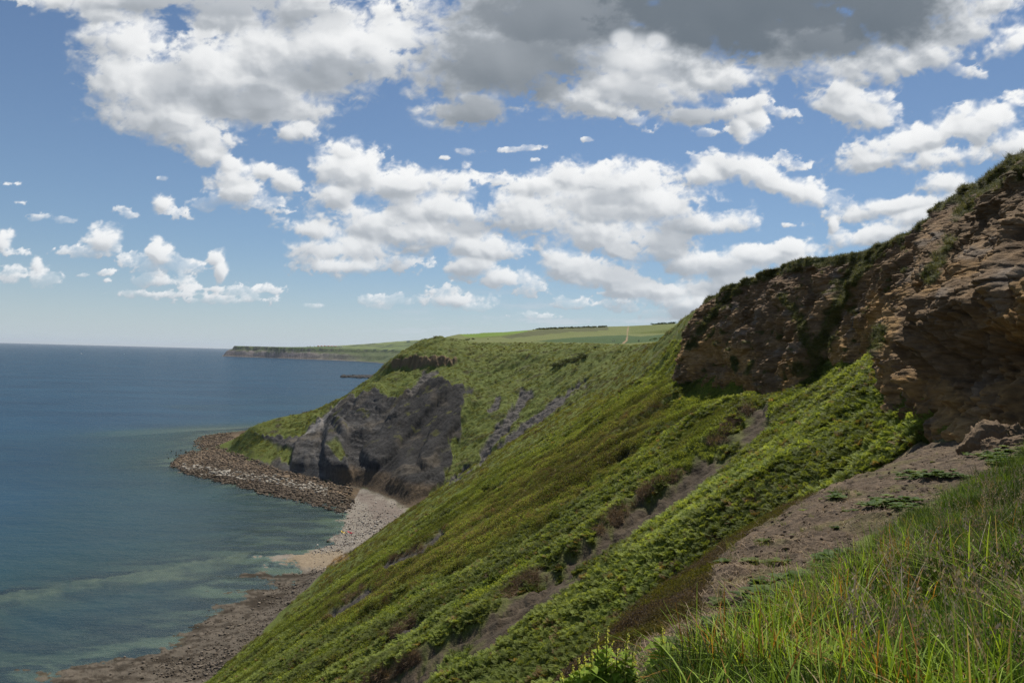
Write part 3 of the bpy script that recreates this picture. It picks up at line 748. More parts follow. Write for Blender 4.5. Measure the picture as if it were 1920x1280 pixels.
# ------------------------------------------------------------------ sky dome with broken cumulus (clear parts show the sky behind)
BL = """235 90 78 62 0;215 150 50 70 10;290 170 110 85 0;400 150 130 95 0;520 120 160 100 0;620 110 130 95 0;330 225 85 60 15;385 262 52 45 0;385 292 30 28 0;548 246 48 24 0;480 200 140 46 0
240 2 190 26 0;430 28 90 42 0;560 20 90 40 0;700 95 95 70 0;750 60 100 75 0;80 0 60 14 0;200 30 60 18 0
1400 10 440 120 0;1480 70 240 60 0;1250 60 200 70 0;1650 25 150 85 0;900 110 180 110 0;880 205 85 38 0;1080 50 260 100 0;1200 110 160 80 0;1100 190 100 34 12;1180 165 130 52 0;1180 222 40 15 25;1330 150 90 30 0
1640 120 130 40 -8;1780 70 95 46 -20;1850 14 70 22 -15;1700 118 110 24 -20;1900 82 50 26 -25;1820 135 36 13 10;1740 100 60 30 0
1305 216 50 18 0;1405 200 46 22 -20;1440 205 60 12 10;1390 245 26 26 60;1340 247 42 8 -5;1415 225 34 26 30
1600 205 72 38 10;1570 172 34 30 0;1650 225 50 26 0;1700 270 130 32 -14;1850 232 100 40 -18;1640 300 60 20 -10;1812 292 40 16 0;1760 300 80 24 -8;1900 270 60 40 0
1760 348 52 26 0;1690 388 140 18 -10;1640 440 90 20 -12;1720 405 100 24 -18;1560 400 20 14 0;1562 420 10 18 0
645 285 34 26 0;622 315 42 36 0;662 325 70 42 0;742 348 92 38 0;852 348 60 28 0;800 395 130 44 0;625 372 50 28 0;596 436 62 20 10;585 500 36 16 0;650 470 92 36 0;705 420 110 44 0;790 440 120 38 0;640 500 60 20 0;750 500 60 16 0;715 292 20 12 0
880 500 56 26 0;868 462 26 24 0;950 522 66 22 0;1000 542 26 14 0;850 562 60 18 0;885 576 44 8 0;832 545 26 14 0;715 564 42 12 0;910 470 70 26 0
1000 352 56 26 0;1100 335 90 34 0;1180 345 90 42 0;1130 390 165 52 0;1000 405 100 44 0;1235 385 95 46 0;1325 300 30 16 0;1310 330 52 26 0;1400 322 76 28 10;1480 352 90 26 18;1555 378 66 14 14;1480 305 34 14 10;1320 420 86 24 0;1370 425 46 12 -8;1150 445 130 44 0;1250 465 60 36 0;940 340 26 12 0;1070 312 26 10 0
1080 500 66 30 0;1130 520 100 32 8;1210 540 86 22 8;1050 488 34 22 0;1280 545 40 16 0;1420 480 90 26 0;1475 468 52 18 0;1350 500 90 30 0;1500 510 90 30 0;1486 423 22 6 0;1300 500 60 26 0;1400 540 120 40 0
1080 570 42 12 0;1165 572 46 12 5;1240 562 60 16 0;1010 592 36 7 0;1300 578 60 26 0;1130 550 20 8 0;1250 590 50 10 0
440 335 44 30 0;475 382 66 16 10;405 378 44 16 -10;532 338 32 24 0;495 322 30 18 0;432 312 26 22 0;455 360 50 22 0
308 382 20 18 0;330 400 26 14 0;225 392 18 9 0;240 402 20 6 0;80 406 18 8 0;125 412 22 7 0;192 452 34 28 0;180 472 38 14 0;130 470 34 8 -5;8 455 20 22 0;28 475 30 9 0;72 498 14 18 0;75 522 32 14 0;150 516 14 4 0;200 510 18 8 0;204 526 12 5 0
296 476 26 24 0;250 488 34 14 0;322 502 62 16 0;402 484 18 20 0;412 510 10 22 0;372 500 30 12 0;300 528 60 14 0;330 552 90 9 0;262 550 30 6 0;375 542 60 8 0;445 546 44 12 0;510 544 26 10 0;480 560 46 9 5;410 562 90 8 0;590 573 16 4 0
305 335 12 4 0;970 280 46 6 -4;872 286 20 7 0;835 296 14 4 0;1004 300 8 4 0;20 345 14 4 0;38 380 16 6 0;1700 20 150 80 0;1250 323 10 6 0;1000 300 5 4 0;1100 262 10 5 0;22 515 30 16 0"""
_ex = np.concatenate([np.arange(-180, -44, 3.0), np.arange(-44, 44, 0.072), np.arange(44, 180.1, 3.0)])
_ey = np.concatenate([np.arange(-1.5, 33, 0.072), np.arange(33, 90.1, 3.0)])
EL, AZ = np.meshgrid(np.radians(_ey), np.radians(_ex), indexing='ij')
DX, DY, DZ = np.cos(EL) * np.sin(AZ), np.cos(EL) * np.cos(AZ), np.sin(EL)
front = DY > 0.3
PXs, PYs = proj(DX * 1e7, DY * 1e7, DZ * 1e7)
PXs = np.where(front, PXs, 6000); PYs = np.where(front, PYs, -3000)
PXs = np.clip(PXs, -3000, 6000).astype(np.float32); PYs = np.clip(PYs, -3000, 900).astype(np.float32)

def billow(u, v):
    wx = fbm2(u * 0.9 + 3, v * 0.9, 3) * 0.35; wy = fbm2(u * 0.9, v * 0.9 + 8, 3) * 0.35
    u = u + wx; v = v + wy; s = 0; a = 1.0; t = 0
    for k in range(4):
        f1, f2, _ = worley2(u + 7 * k, v + 3 * k)
        s = s + a * (0.62 - f1); t += a; a *= 0.55; u = u * 2.1; v = v * 2.1
    return s / t * 1.5 + 0.55 * fbm2(u / 20, v / 20, 3)
NZ = [billow(PXs / w_, PYs / (w_ * 0.8)) for w_ in (150.0, 64.0, 30.0)]
FN = fbm2(PXs / 60, PYs / 40, 6, 0.6)
FN2 = fbm2(PXs / 26 + 0.8 * FN, PYs / 20 + 0.8 * fbm2(PXs / 50 + 9, PYs / 40, 3), 5, 0.62)
Ssum = np.zeros(PXs.shape, np.float32)
KS = 8.0
Lsum = np.zeros(PXs.shape, np.float32); Wsum = np.full(PXs.shape, 1e-6, np.float32)
for ln in BL.replace('\n', ';').split(';'):
    cx, cy, rx, ry, rot = [float(v) for v in ln.split()]
    e = 2.4
    k = (np.abs(PXs - cx) < rx * e + 40) & (np.abs(PYs - cy) < max(rx * abs(math.sin(math.radians(rot))) + ry, ry) * e + 40)
    if not k.any(): continue
    dx = PXs[k] - cx; dy = PYs[k] - cy; c0, s0 = math.cos(math.radians(rot)), math.sin(math.radians(rot))
    u = dx * c0 + dy * s0; v = -dx * s0 + dy * c0
    v = np.where(v > 0, v * 1.18, v)                       # flatter bases
    d = np.sqrt((u / rx) ** 2 + (v / ry) ** 2)
    ci = 0 if ry > 45 else (1 if ry > 17 else 2)
    n = NZ[ci][k] * (0.75 if ci == 0 else 0.85) + FN[k] * (0.45 if ci < 2 else 0.6)
    n = n + (NZ[1][k] * 0.35 if ci == 0 else NZ[2][k] * 0.25)
    if ry < 10: n = n - 0.12
    n = n + FN2[k] * (0.24 if ry > 17 else 0.75)
    vv = np.clip((0.92 - d) + n * 0.9, -1.2, 1.6 if ry > 17 else 0.26)
    wb = np.exp(KS * vv); lb = 0.5 - 0.5 * np.clip(v / ry * 0.9 - 0.35 * u / rx + 0.5 * NZ[1][k], -1, 1.15); Lsum[k] += wb * lb; Wsum[k] += wb
    Ssum[k] += np.exp(KS * vv) - math.exp(KS * -1.2)
S = np.log(Ssum + math.exp(KS * -1.2)) / KS
# random fair-weather cloud outside the picture
gx, gy = DX / np.maximum(DZ, 0.06), DY / np.maximum(DZ, 0.06)
gen = fbm2(gx * 0.9 + 5, gy * 0.9, 5) * 1.5 - 0.28
sund = DX * SUNV.x + DY * SUNV.y + DZ * SUNV.z
gen = gen - 3 * sstep(0.93, 0.985, sund)
outw = np.clip(sstep(40, 500, np.maximum(-PXs, PXs - 1920)) + sstep(-60, -300, PYs), 0, 1)
outw = np.where(front, outw, 1.0)
S = np.where(outw > 0, lerp(S, np.where(DZ > 0.03, gen, -1), outw), S)
soft = lerp(0.34, 1.0, sstep(-0.25, 0.45, FN))
A = sstep(-0.06, soft, S + FN2 * 0.16) * sstep(-0.01, 0.02, DZ)
def boxblur(Q, r):
    for ax in (0, 1):
        c = np.cumsum(np.pad(Q, [(r + 1, r) if i == ax else (0, 0) for i in (0, 1)], mode='edge').astype(np.float64), axis=ax)
        n = Q.shape[ax]
        Q = (np.take(c, np.arange(2 * r + 1, 2 * r + 1 + n), axis=ax) - np.take(c, np.arange(0, n), axis=ax)) / (2 * r + 1)
    return Q.astype(np.float32)
puff = np.clip(0.55 + NZ[0] * 0.9 + NZ[1] * 0.55 + NZ[2] * 0.30, 0.05, 1.6)
T = np.clip(S + 0.05, 0, 1.3) ** 0.7 * puff
# self shadowing towards the sun (up and to the right in the picture)
OD = np.zeros(S.shape, np.float32)
T0 = np.clip(S + 0.05, 0, 1.3) ** 0.7 * (0.7 + 0.3 * puff)
for kk, w_ in ((8, .5), (16, .7), (28, .9), (44, 1.0), (64, .8)):
    dyi = int(kk * 0.92); dxi = int(kk * 0.4)
    Tb = boxblur(T0, max(1, kk // 4))
    sh = np.roll(np.roll(Tb, -dyi, axis=0), -dxi, axis=1); sh[-dyi:, :] = 0
    OD += w_ * sh
T1 = boxblur(T, 1); T3 = boxblur(T, 3); T8 = boxblur(T, 7)
def gr(Q, a, b): return Q - np.roll(np.roll(Q, -a, axis=0), -b, axis=1)
grad = 1.0 * gr(T1, 3, 2) + 0.8 * gr(T3, 7, 3) + 0.25 * gr(T8, 16, 7)
LB = Lsum / Wsum; LB = np.where(outw > 0.01, 0.6, LB)
L = 0.46 + 0.26 * np.exp(-0.50 * np.maximum(OD - 0.4, 0)) + 0.40 * sstep(0.02, 0.85, LB) + np.clip(grad, -0.4, 0.5) * 0.24
L = np.where(L > 0.85, 0.85 + (L - 0.85) * 0.5, L)
def blobm(lst):
    mm = np.zeros(S.shape, np.float32)
    for cx, cy, rx, ry, wt in lst:
        mm = np.maximum(mm, wt * sstep(1.25, 0.45, np.sqrt(((PXs - cx) / rx) ** 2 + ((PYs - cy) / ry) ** 2) + FN * 0.35))
    return mm
dark = blobm([(1400, 10, 450, 118, 1.0), (1640, 15, 180, 100, 1.0), (1380, 70, 150, 50, 1.0), (1560, 75, 150, 40, .9), (1060, 30, 270, 80, .85), (960, 120, 190, 95, .72), (900, 205, 90, 42, .6), (470, 190, 110, 34, .42), (600, 140, 110, 40, .4), (380, 10, 260, 32, .5), (560, 40, 110, 34, .45), (320, 150, 60, 40, .3),
              (1180, 170, 90, 30, .3), (1305, 216, 60, 22, .35), (1270, 440, 60, 40, .4), (1200, 510, 100, 30, .3), (880, 425, 60, 20, .4), (1150, 370, 60, 20, .3), (740, 375, 60, 20, .25), (1420, 520, 140, 40, .35), (1250, 590, 90, 20, .25)])
lite = blobm([(1195, 100, 60, 36, .8), (1230, 80, 26, 20, .9), (1170, 80, 26, 26, .9), (1150, 150, 30, 20, .5), (235, 60, 60, 30, .6), (262, 108, 30, 26, .8), (620, 60, 80, 30, .6), (730, 80, 60, 40, .7)])
L = np.clip(L, 0, 1.05)
L = lerp(L, boxblur(L, 9), np.clip(dark, 0, 1)); L = L * (1 - dark * 0.90); L = L + (1.0 - L) * lite * 0.75
L = np.clip(L, 0.06, 1.0)[..., None]
cd, cm, cw = np.array((.110, .140, .168)), np.array((.47, .50, .535)), np.array((.95, .955, .95))
CC = np.where(L < 0.5, lerp(cd, cm, L / 0.5), lerp(cm, cw, (L - 0.5) / 0.5))
# thin veil of milky cloud low over the horizon
elv = np.maximum(DZ, 0)
veil = 0.86 * np.exp(-elv / 0.10) * sstep(-0.012, 0.004, DZ)
cveil = lerp(np.array((.47, .575, .66)), np.array((.23, .39, .60)), sstep(0.0, 0.16, elv)[..., None])
wh = sstep(-0.05, 0.5, fbm2(PXs / 150 + 3, PYs / 18, 5) + 0.25 * FN2) * sstep(0.14, 0.03, DZ) * sstep(500, 1050, PXs)
cveil = lerp(cveil, np.array((.62, .66, .70)), (0.65 * wh)[..., None]); veil = np.clip(veil + 0.35 * wh, 0, 0.92)
hz_ = (0.45 * np.exp(-elv / 0.06))[..., None]
CCc = CC * (1 - hz_) + cveil * hz_
Aout = A * 0.97 + veil * (1 - A * 0.97)
CC = (CCc * (A * 0.97)[..., None] + cveil * (veil * (1 - A * 0.97))[..., None]) / np.maximum(Aout, 1e-4)[..., None]
g = NT('cloudy_sky')
em = g.n('ShaderNodeEmission', {'Color': g.attr('Col'), 'Strength': 0.93}).outputs[0]
tr = g.n('ShaderNodeBsdfTransparent').outputs[0]
M_SKY = g.done(g.n('ShaderNodeMixShader', {0: g.attr('cover', 'Fac'), 1: tr, 2: em}).outputs[0])
M_SKY.cycles.emission_sampling = 'NONE'
RS = 90000.0
skyd = mesh_np('sky', np.stack([DX.ravel() * RS, DY.ravel() * RS, DZ.ravel() * RS + H0], 1), grid_faces(len(_ey), len(_ex))[:, ::-1], M_SKY, col=CC.reshape(-1, 3), attrs={'cover': Aout.ravel()})
tag(skyd, kind='structure')

# ------------------------------------------------------------------ rock cliff
def catmull(Pts, n):
    Pts = np.array(Pts, float); m = len(Pts)
    seg = np.concatenate([[0], np.cumsum(np.linalg.norm(np.diff(Pts, axis=0), axis=1) ** 0.7)])
    out = np.empty((len(n), 3))
    for i in range(3):
        d = np.gradient(Pts[:, i], seg)
        t = n * seg[-1] if False else np.interp(n, np.linspace(0, 1, m), seg)
        k = np.clip(np.searchsorted(seg, t) - 1, 0, m - 2); h = seg[k + 1] - seg[k]; u = (t - seg[k]) / h
        out[:, i] = ((2 * u ** 3 - 3 * u ** 2 + 1) * Pts[k, i] + (u ** 3 - 2 * u ** 2 + u) * h * d[k] + (-2 * u ** 3 + 3 * u ** 2) * Pts[k + 1, i] + (u ** 3 - u ** 2) * h * d[k + 1])
    return out
_n = np.linspace(0, 1, 6000)
_cf = catmull(CFOOT, _n)
_ds = np.linalg.norm(np.diff(_cf, axis=0), axis=1)
_dist = np.hypot(_cf[:, 0], _cf[:, 1])
_w = np.concatenate([[0], np.cumsum(_ds / (0.00125 * np.clip(_dist[1:], 16, 200)))])
NCOL = int(_w[-1])
_nn = np.interp(np.linspace(0, _w[-1], NCOL), _w, _n)
cf = catmull(CFOOT, _nn); cr = catmull(CRIM, _nn)
arc = np.concatenate([[0], np.cumsum(np.linalg.norm(np.diff(cf, axis=0), axis=1))])
tan = np.gradient(cf, axis=0); tan[:, 2] = 0
_kk = np.ones(61) / 61
for i in range(2): tan[:, i] = np.convolve(np.pad(tan[:, i], 30, mode='edge'), _kk, 'valid')
tan /= np.linalg.norm(tan, axis=1)[:, None]
nout = np.stack([tan[:, 1], -tan[:, 0], np.zeros(NCOL)], 1)
NROW = 430
tt = np.concatenate([np.linspace(-0.18, 0, 30, endpoint=False), np.linspace(0, 1, 370), np.linspace(1, 1.07, 31)[1:]])
T_, J_ = np.meshgrid(tt, np.arange(NCOL), indexing='ij')
tc = np.clip(T_, 0, 1)
st = _nn[J_] * (len(CFOOT) - 1)                        # station number
hx = tc ** 1.35; vz = tc ** 0.85
Pc = np.empty(T_.shape + (3,))
for i in range(2): Pc[..., i] = cf[J_, i] + (cr[J_, i] - cf[J_, i]) * hx
Pc[..., 2] = cf[J_, 2] + (cr[J_, 2] - cf[J_, 2]) * vz + np.minimum(T_, 0) * 12
top = np.maximum(T_ - 1, 0)
Pc[..., 0] += top * 28; Pc[..., 2] -= top * 5
no = nout[J_]
def bumpf(x, c, w): return np.exp(-((x - c) / w) ** 2)
# the prow: bulging lip over a hollow at the foot
prow = bumpf(st, 9.0, 0.75) + 0.8 * bumpf(st, 10.3, 0.8)
prow = np.clip(prow, 0, 1)
off = prow * (1.7 * bumpf(tc, 0.30, 0.14) - 1.0 * bumpf(tc, 0.13, 0.09) + 0.4 * bumpf(tc, 0.55, 0.2))
# buttresses & recesses further along
off += 1.3 * bumpf(st, 4.2, 0.35) * (1 - tc) + 1.0 * bumpf(st, 5.1, 0.25) * bumpf(tc, 0.55, 0.3) - 1.2 * bumpf(st, 4.7, 0.25) + 1.2 * bumpf(st, 1.2, 0.4) * bumpf(tc, 0.5, 0.4)
X, Y, Z = Pc[..., 0], Pc[..., 1], Pc[..., 2]
sA = arc[J_]
low = sstep(0.55, 0.3, tc)
disp = fbm3(X / 5, Y / 5, Z / 4, 4) * 1.5 + off
w1_, w2_, wc = worley2(sA / 2.1 + 0.5 * fbm2(sA / 3, Z / 2, 3), Z / 2.4 + 0.35 * fbm2(sA / 5 + 5, Z / 2, 3))
disp += (RV[wc, 0] - 0.45) * 0.80 * (1 - 0.6 * prow) - sstep(0.08, 0.0, w2_ - w1_) * 0.30 * (1 - 0.5 * prow)
w1b, w2b, wcb = worley2(sA / 0.8 + 9 + 0.3 * fbm2(sA / 1.2, Z / 1, 3), Z / 0.62 + 0.2 * fbm2(sA / 2, Z, 3))
disp += (RV[wcb, 1] - 0.5) * 0.24 - sstep(0.10, 0.0, w2b - w1b) * 0.09
lay = fbm2(sA / 9 + 2, Z * 2.6 + 0.8 * fbm2(sA / 4, Z, 3), 4)
disp += lay * 0.14 * (0.4 + low)
butt = 1 - np.abs(fbm2(sA / 3.4 + 0.5 * fbm2(sA / 6, Z / 5, 2), Z / 11.0 + 20, 4)) * 2
disp += (butt - 0.4) * 1.15
disp += fbm3(X / 0.7, Y / 0.7, Z / 0.6, 5, 0.6) * 0.36 + fbm3(X / 0.14, Y / 0.14, Z / 0.12, 3) * 0.055 * (Y < 60)
crev = sstep(0.07, 0.0, np.abs(fbm2(sA / 3.0 + 30, Z / 7.0, 3))) * prow
disp -= crev * 0.45
disp *= sstep(-0.16, 0.0, T_) * 0.9 + 0.1
disp *= 1 - 0.8 * sstep(0.985, 1.04, T_)
Pc[..., 0] += no[..., 0] * disp; Pc[..., 1] += no[..., 1] * disp
Pc[..., 2] += (fbm3(X / 0.5, Y / 0.5, Z / 0.5, 3) * 0.10) * (T_ < 0.98)
X, Y, Z = Pc[..., 0], Pc[..., 1], Pc[..., 2]
cpx, cpy = proj(X, Y, Z)
A3 = lambda *v: np.array(v, np.float32)
nzA = fbm3(X / 3.5, Y / 3.5, Z / 1.4, 4)[..., None]; nzB = fbm3(X / 0.6, Y / 0.6, Z / 0.25, 3)[..., None]; nzC = fbm3(X / 7 + 9, Y / 7, Z / 5, 3)[..., None]
cc_ = lerp(A3(.118, .076, .041), A3(.265, .175, .095), np.clip(0.5 + nzA * 0.9, 0, 1))
cc_ = lerp(cc_, A3(.33, .195, .075), sstep(-0.08, 0.35, nzC + 0.25 * nzB) * (0.35 + 0.5 * low[..., None]))
cc_ = lerp(cc_, A3(.19, .165, .14), sstep(0.2, 0.6, fbm3(X / 4 + 30, Y / 4, Z / 2, 3))[..., None] * 0.7)
cc_ = cc_ * (0.85 + 0.5 * np.clip(nzB + 0.3, 0, 1))
cc_ = lerp(cc_, A3(.15, .095, .062), (sstep(0.72, 0.95, tc) * 0.7)[..., None])
cc_ = lerp(cc_, A3(.045, .032, .024), sstep(0.05, 0, np.abs(w2b - w1b))[..., None] * 0.4)
wob = fbm3(X / 1.3, Y / 1.3, Z / 1.3, 4)
def cstroke(poly, w, amp=8):
    return sstep(w, w * 0.4, pdist(cpx.ravel(), cpy.ravel(), poly).reshape(cpx.shape) + wob * amp)
oc = np.maximum(np.maximum(cstroke([(1285, 660), (1330, 655), (1385, 668)], 30, 14), cstroke([(1770, 730), (1780, 800), (1800, 835)], 34, 14)), np.maximum(cstroke([(1640, 560), (1668, 600), (1660, 650)], 22, 12), cstroke([(1580, 650), (1560, 690)], 20, 12)))
cc_ = lerp(cc_, A3(.40, .245, .10) * (0.8 + 0.5 * np.clip(nzB + 0.3, 0, 1)), (oc * 0.75)[..., None])
gm = cstroke([(1640, 470), (1600, 510), (1575, 560), (1555, 610), (1540, 650)], 22, 18)
gm = np.maximum(gm, cstroke([(1470, 560), (1500, 600), (1510, 640)], 13, 16) * 0.9)
gm = np.maximum(gm, cstroke([(1530, 650), (1530, 700), (1490, 690)], 18, 20) * 0.8)
gm = np.maximum(gm, cstroke([(1780, 450), (1760, 490), (1745, 520)], 16, 14))
gm = np.maximum(gm, cstroke([(1380, 545), (1350, 570), (1320, 610), (1295, 650)], 10, 10))
gm = np.maximum(gm, cstroke([(1650, 620), (1640, 660)], 16, 14))
gm = np.maximum(gm, cstroke([(1410, 680), (1400, 700)], 8, 6)); gm = np.maximum(gm, cstroke([(1376, 672), (1380, 690)], 8, 6))
gm = np.maximum(gm, sstep(0.3, 0.5, fbm3(X / 1.6 + 50, Y / 1.6, Z / 1.2, 3)) * (Y > 48) * 0.9)
gm = np.maximum(gm, sstep(0.89, 0.95, tc + wob * 0.05))
gm = np.maximum(gm, sstep(0.76, 0.82, tc + wob * 0.06) * sstep(8.0, 8.6, st) * sstep(-0.35, 0.0, fbm3(X / 2.2, Y / 2.2, Z / 1.5 + 5, 3)))
cc_ = lerp(cc_, lerp(A3(.055, .065, .018), A3(.11, .10, .035), np.clip(0.5 + wob, 0, 1)[..., None]), gm[..., None])
g = NT('sandstone_rock'); c = g.attr('Col'); p = g.pos()
f = g.noise(g.vmul(p, (1, 1, 3)), 2.2, 7, 0.68); f2 = g.noise(p, 9.0, 5, 0.7)
k = g.math('MULTIPLY_ADD', f, 1.1, 0.45)
c2 = g.mix(1.0, c, g.n('ShaderNodeCombineColor', {0: k, 1: k, 2: k}).outputs[0], 'MULTIPLY')
b = g.bump(f, 0.8, 0.25); b = g.bump(f2, 0.6, 0.05, b)
M_ROCK = g.done(g.bsdf(c2, 0.9, b, 0.15))
cliff = mesh_np('cliff', Pc.reshape(-1, 3), grid_faces(NROW - 1 if len(tt) < NROW else NROW, NCOL)[:, ::-1] if False else grid_faces(len(tt), NCOL), M_ROCK, col=cc_.reshape(-1, 3))
tag(cliff, kind='structure')
CX, CG, CT = Pc.reshape(-1, 3), gm.ravel(), T_.ravel()

# ------------------------------------------------------------------ plant prototypes, scattered as ground cover
def leaf_mat(name, transl=0.35, var=0.25, base=None, rough=0.6, inst=True):
    g = NT(name)
    c = g.attr('tcol', 'Color', 'INSTANCER') if base is None else None
    if base is not None:
        f = g.noise(g.n('ShaderNodeTexCoord').outputs['Object'], 9.0, 3)
        c = g.mix(f, [v * (1 - var) for v in base], [v * (1 + var) for v in base])
    sh = g.attr('shade', 'Fac')
    c = g.mix(1.0, c, g.n('ShaderNodeCombineColor', {0: sh, 1: sh, 2: sh}).outputs[0], 'MULTIPLY')
    d = g.bsdf(c, rough, None, 0.10)
    t = g.n('ShaderNodeBsdfTranslucent', {'Color': g.mix(1.0, c, (1.35, 1.25, 0.6), 'MULTIPLY')}).outputs[0]
    return g.done(g.n('ShaderNodeMixShader', {0: transl, 1: d, 2: t}).outputs[0])
M_LEAF = leaf_mat('plant_leaf', 0.42); M_DRY = leaf_mat('dry_stalk', 0.15); M_STONE = None

def quads(Q, shade, name, mat):
    """Q (n,4,3) -> unlinked mesh with a brightness value per leaf (its own hue variation)"""
    Q = np.asarray(Q, float); n = len(Q)
    return mesh_np(name, Q.reshape(-1, 3), np.arange(n * 4).reshape(-1, 4), mat, smooth=False, attrs={'shade': np.repeat(shade, 4)}, link=False)

def fern(seed, nf=8, L=0.72, pairs=15):
    r = np.random.default_rng(seed); Q = []; S_ = []
    for i in range(nf):
        a = r.random() * 6.283; lean = r.uniform(0.5, 1.15); l = L * r.uniform(0.7, 1.15)
        d = np.array((math.cos(a), math.sin(a), 0)); side = np.array((-d[1], d[0], 0)); sh = r.uniform(0.75, 1.25)
        pts = []
        for k in range(pairs + 1):
            t = k / pairs; pts.append(d * (l * lean * 0.75 * t ** 1.1) + np.array((0, 0, l * (0.95 * t - 0.5 * lean * t * t))))
        for k in range(1, pairs):
            t = k / pairs; w = l * 0.30 * math.sin(math.pi * min(1, 0.28 + t * 0.74)) ; w *= 1.0 if t > 0.25 else t * 3
            p0 = pts[k]; ax = pts[k + 1] - pts[k]; ax = ax / np.linalg.norm(ax)
            for s in (-1, 1):
                tip = p0 + side * s * w + ax * w * 0.35 + np.array((0, 0, -0.12 * w + r.uniform(-.02, .02)))
                hw = ax * l * 0.021
                mid = p0 + (tip - p0) * 0.5
                Q.append([p0 - hw * 0.5, mid - hw * 1.2, tip, mid + hw * 1.2]); S_.append(sh * r.uniform(0.85, 1.15))
    return quads(Q, S_, 'bracken_plant', M_LEAF)

def heath(seed, n=110, R=0.45, h=0.4, lw=0.07, mat=None):
    r = np.random.default_rng(seed); Q = []; S_ = []
    for i in range(n):
        a = r.random() * 6.283; rr = R * math.sqrt(r.random()); z = h * (1 - (rr / R) ** 2) * r.uniform(0.25, 1.0)
        c = np.array((math.cos(a) * rr, math.sin(a) * rr, z)); u = r.normal(size=3); u /= np.linalg.norm(u); u[2] = abs(u[2]); v = np.cross(u, r.normal(size=3)); v /= np.linalg.norm(v)
        l = lw * r.uniform(0.7, 1.8); w = l * 0.32
        Q.append([c - v * w * .2, c + u * l * .5 - v * w, c + u * l, c + u * l * .5 + v * w]); S_.append(r.uniform(0.6, 1.35))
    return quads(Q, S_, 'heath_plant', mat or M_LEAF)

def tuft(seed, n=26, h=0.5, w=0.008, spread=0.5, R=0.08, segs=4, mat=None, bend=0.8, lean=(0, 0), head=False, name='grass_tuft'):
    r = np.random.default_rng(seed); Q = []; S_ = []
    for i in range(n):
        a = r.random() * 6.283; rr = R * math.sqrt(r.random()); b = np.array((math.cos(a) * rr, math.sin(a) * rr, -0.02))
        a2 = r.random() * 6.283; out = np.array((math.cos(a2), math.sin(a2), 0)) * spread * r.uniform(0.2, 1.2) + np.array((lean[0], lean[1], 0)); hh = h * r.uniform(0.45, 1.15)
        sd = np.cross(out + 1e-3, (0, 0, 1)); sd /= np.linalg.norm(sd) + 1e-9; ww = w * r.uniform(0.6, 1.4); sh = r.uniform(0.65, 1.35); bd = bend * r.uniform(0.4, 1.3)
        prev = None
        for k in range(segs + 1):
            t = k / segs; p = b + out * hh * t ** 1.7 + np.array((0, 0, hh * (t - 0.38 * bd * t * t * np.linalg.norm(out) * 1.3)))
            wk = ww * (1 - t ** 1.5) + 0.0008
            if prev is not None: Q.append([prev[0] - sd * prev[1], prev[0] + sd * prev[1], p + sd * wk, p - sd * wk]); S_.append(sh)
            prev = (p, wk)
        if head:
            for m_ in range(9):
                c = p - (p - b) * 0.035 * m_ + r.normal(size=3) * 0.010; u = np.array((r.normal() * .4, r.normal() * .4, 1)); u = u / np.linalg.norm(u) * 0.022; s2 = np.cross(u, r.normal(size=3)); s2 = s2 / np.linalg.norm(s2) * 0.0045
                Q.append([c - u * .5, c + s2, c + u * .5, c - s2]); S_.append(1.25)
    return quads(Q, S_, name, mat or M_LEAF)

def rosette(seed, n=12, L=0.14):
    r = np.random.default_rng(seed); Q = []; S_ = []
    for i in range(n):
        a = r.random() * 6.283; d = np.array((math.cos(a), math.sin(a), 0)); sd = np.array((-d[1], d[0], 0)); l = L * r.uniform(0.6, 1.2); up = r.uniform(0.1, 0.7); sh = r.uniform(0.8, 1.25)
        prev = None
        for k in range(5):
            t = k / 4; p = d * l * t + np.array((0, 0, l * (up * t - 0.5 * up * t * t) + 0.01)); w = l * 0.33 * math.sin(math.pi * (0.08 + 0.9 * t)) 
            e = np.array((0, 0, w * 0.3))
            if prev is not None:
                Q.append([prev[0], prev[0] + sd * prev[1] + prev[2], p + sd * w + e, p]); Q.append([prev[0] - sd * prev[1] + prev[2], prev[0], p, p - sd * w + e]); S_ += [sh, sh * 0.92]
            prev = (p, w, e)
    return quads(Q, S_, 'broad_leaf_plant', M_LEAF)

def ico(sub=2):
    import bmesh
    bm = bmesh.new(); bmesh.ops.create_icosphere(bm, subdivisions=sub, radius=1.0)
    V = np.array([v.co[:] for v in bm.verts]); F = np.array([[v.index for v in f.verts] for f in bm.faces]); bm.free()
    return V, F

def rock_geo(seed, sub=3, flat=0.6):
    r = np.random.default_rng(seed); V, F = ico(sub)
    for i in range(13):
        n = r.normal(size=3); n /= np.linalg.norm(n); d = r.uniform(0.52, 0.86); dd = V @ n
        V = V - np.outer(np.maximum(dd - d, 0), n) * 0.96
    V = V * (1, r.uniform(0.6, 0.9), flat * r.uniform(0.75, 1.25))
    V = V + (fbm3(V[:, 0] * 2.2 + seed, V[:, 1] * 2.2, V[:, 2] * 2.2, 3) * 0.07)[:, None] * V
    V[:, 2] -= V[:, 2].min() * 0.75
    return V, F

def stone_mat(name, inst=True, base=None):
    g = NT(name); p = g.n('ShaderNodeTexCoord').outputs['Object']
    f = g.noise(p, 3.0, 6, 0.65)
    c = g.attr('tcol', 'Color', 'INSTANCER') if inst else (*base, 1)
    k = g.math('MULTIPLY_ADD', f, 1.1, 0.45)
    kc = g.n('ShaderNodeCombineColor', {0: k, 1: k, 2: k}).outputs[0]
    c = g.mix(1.0, c if inst else base, kc, 'MULTIPLY')
    return g.done(g.bsdf(c, 0.9, g.bump(f, 0.7, 0.15), 0.15))
M_STONE = stone_mat('loose_stone')

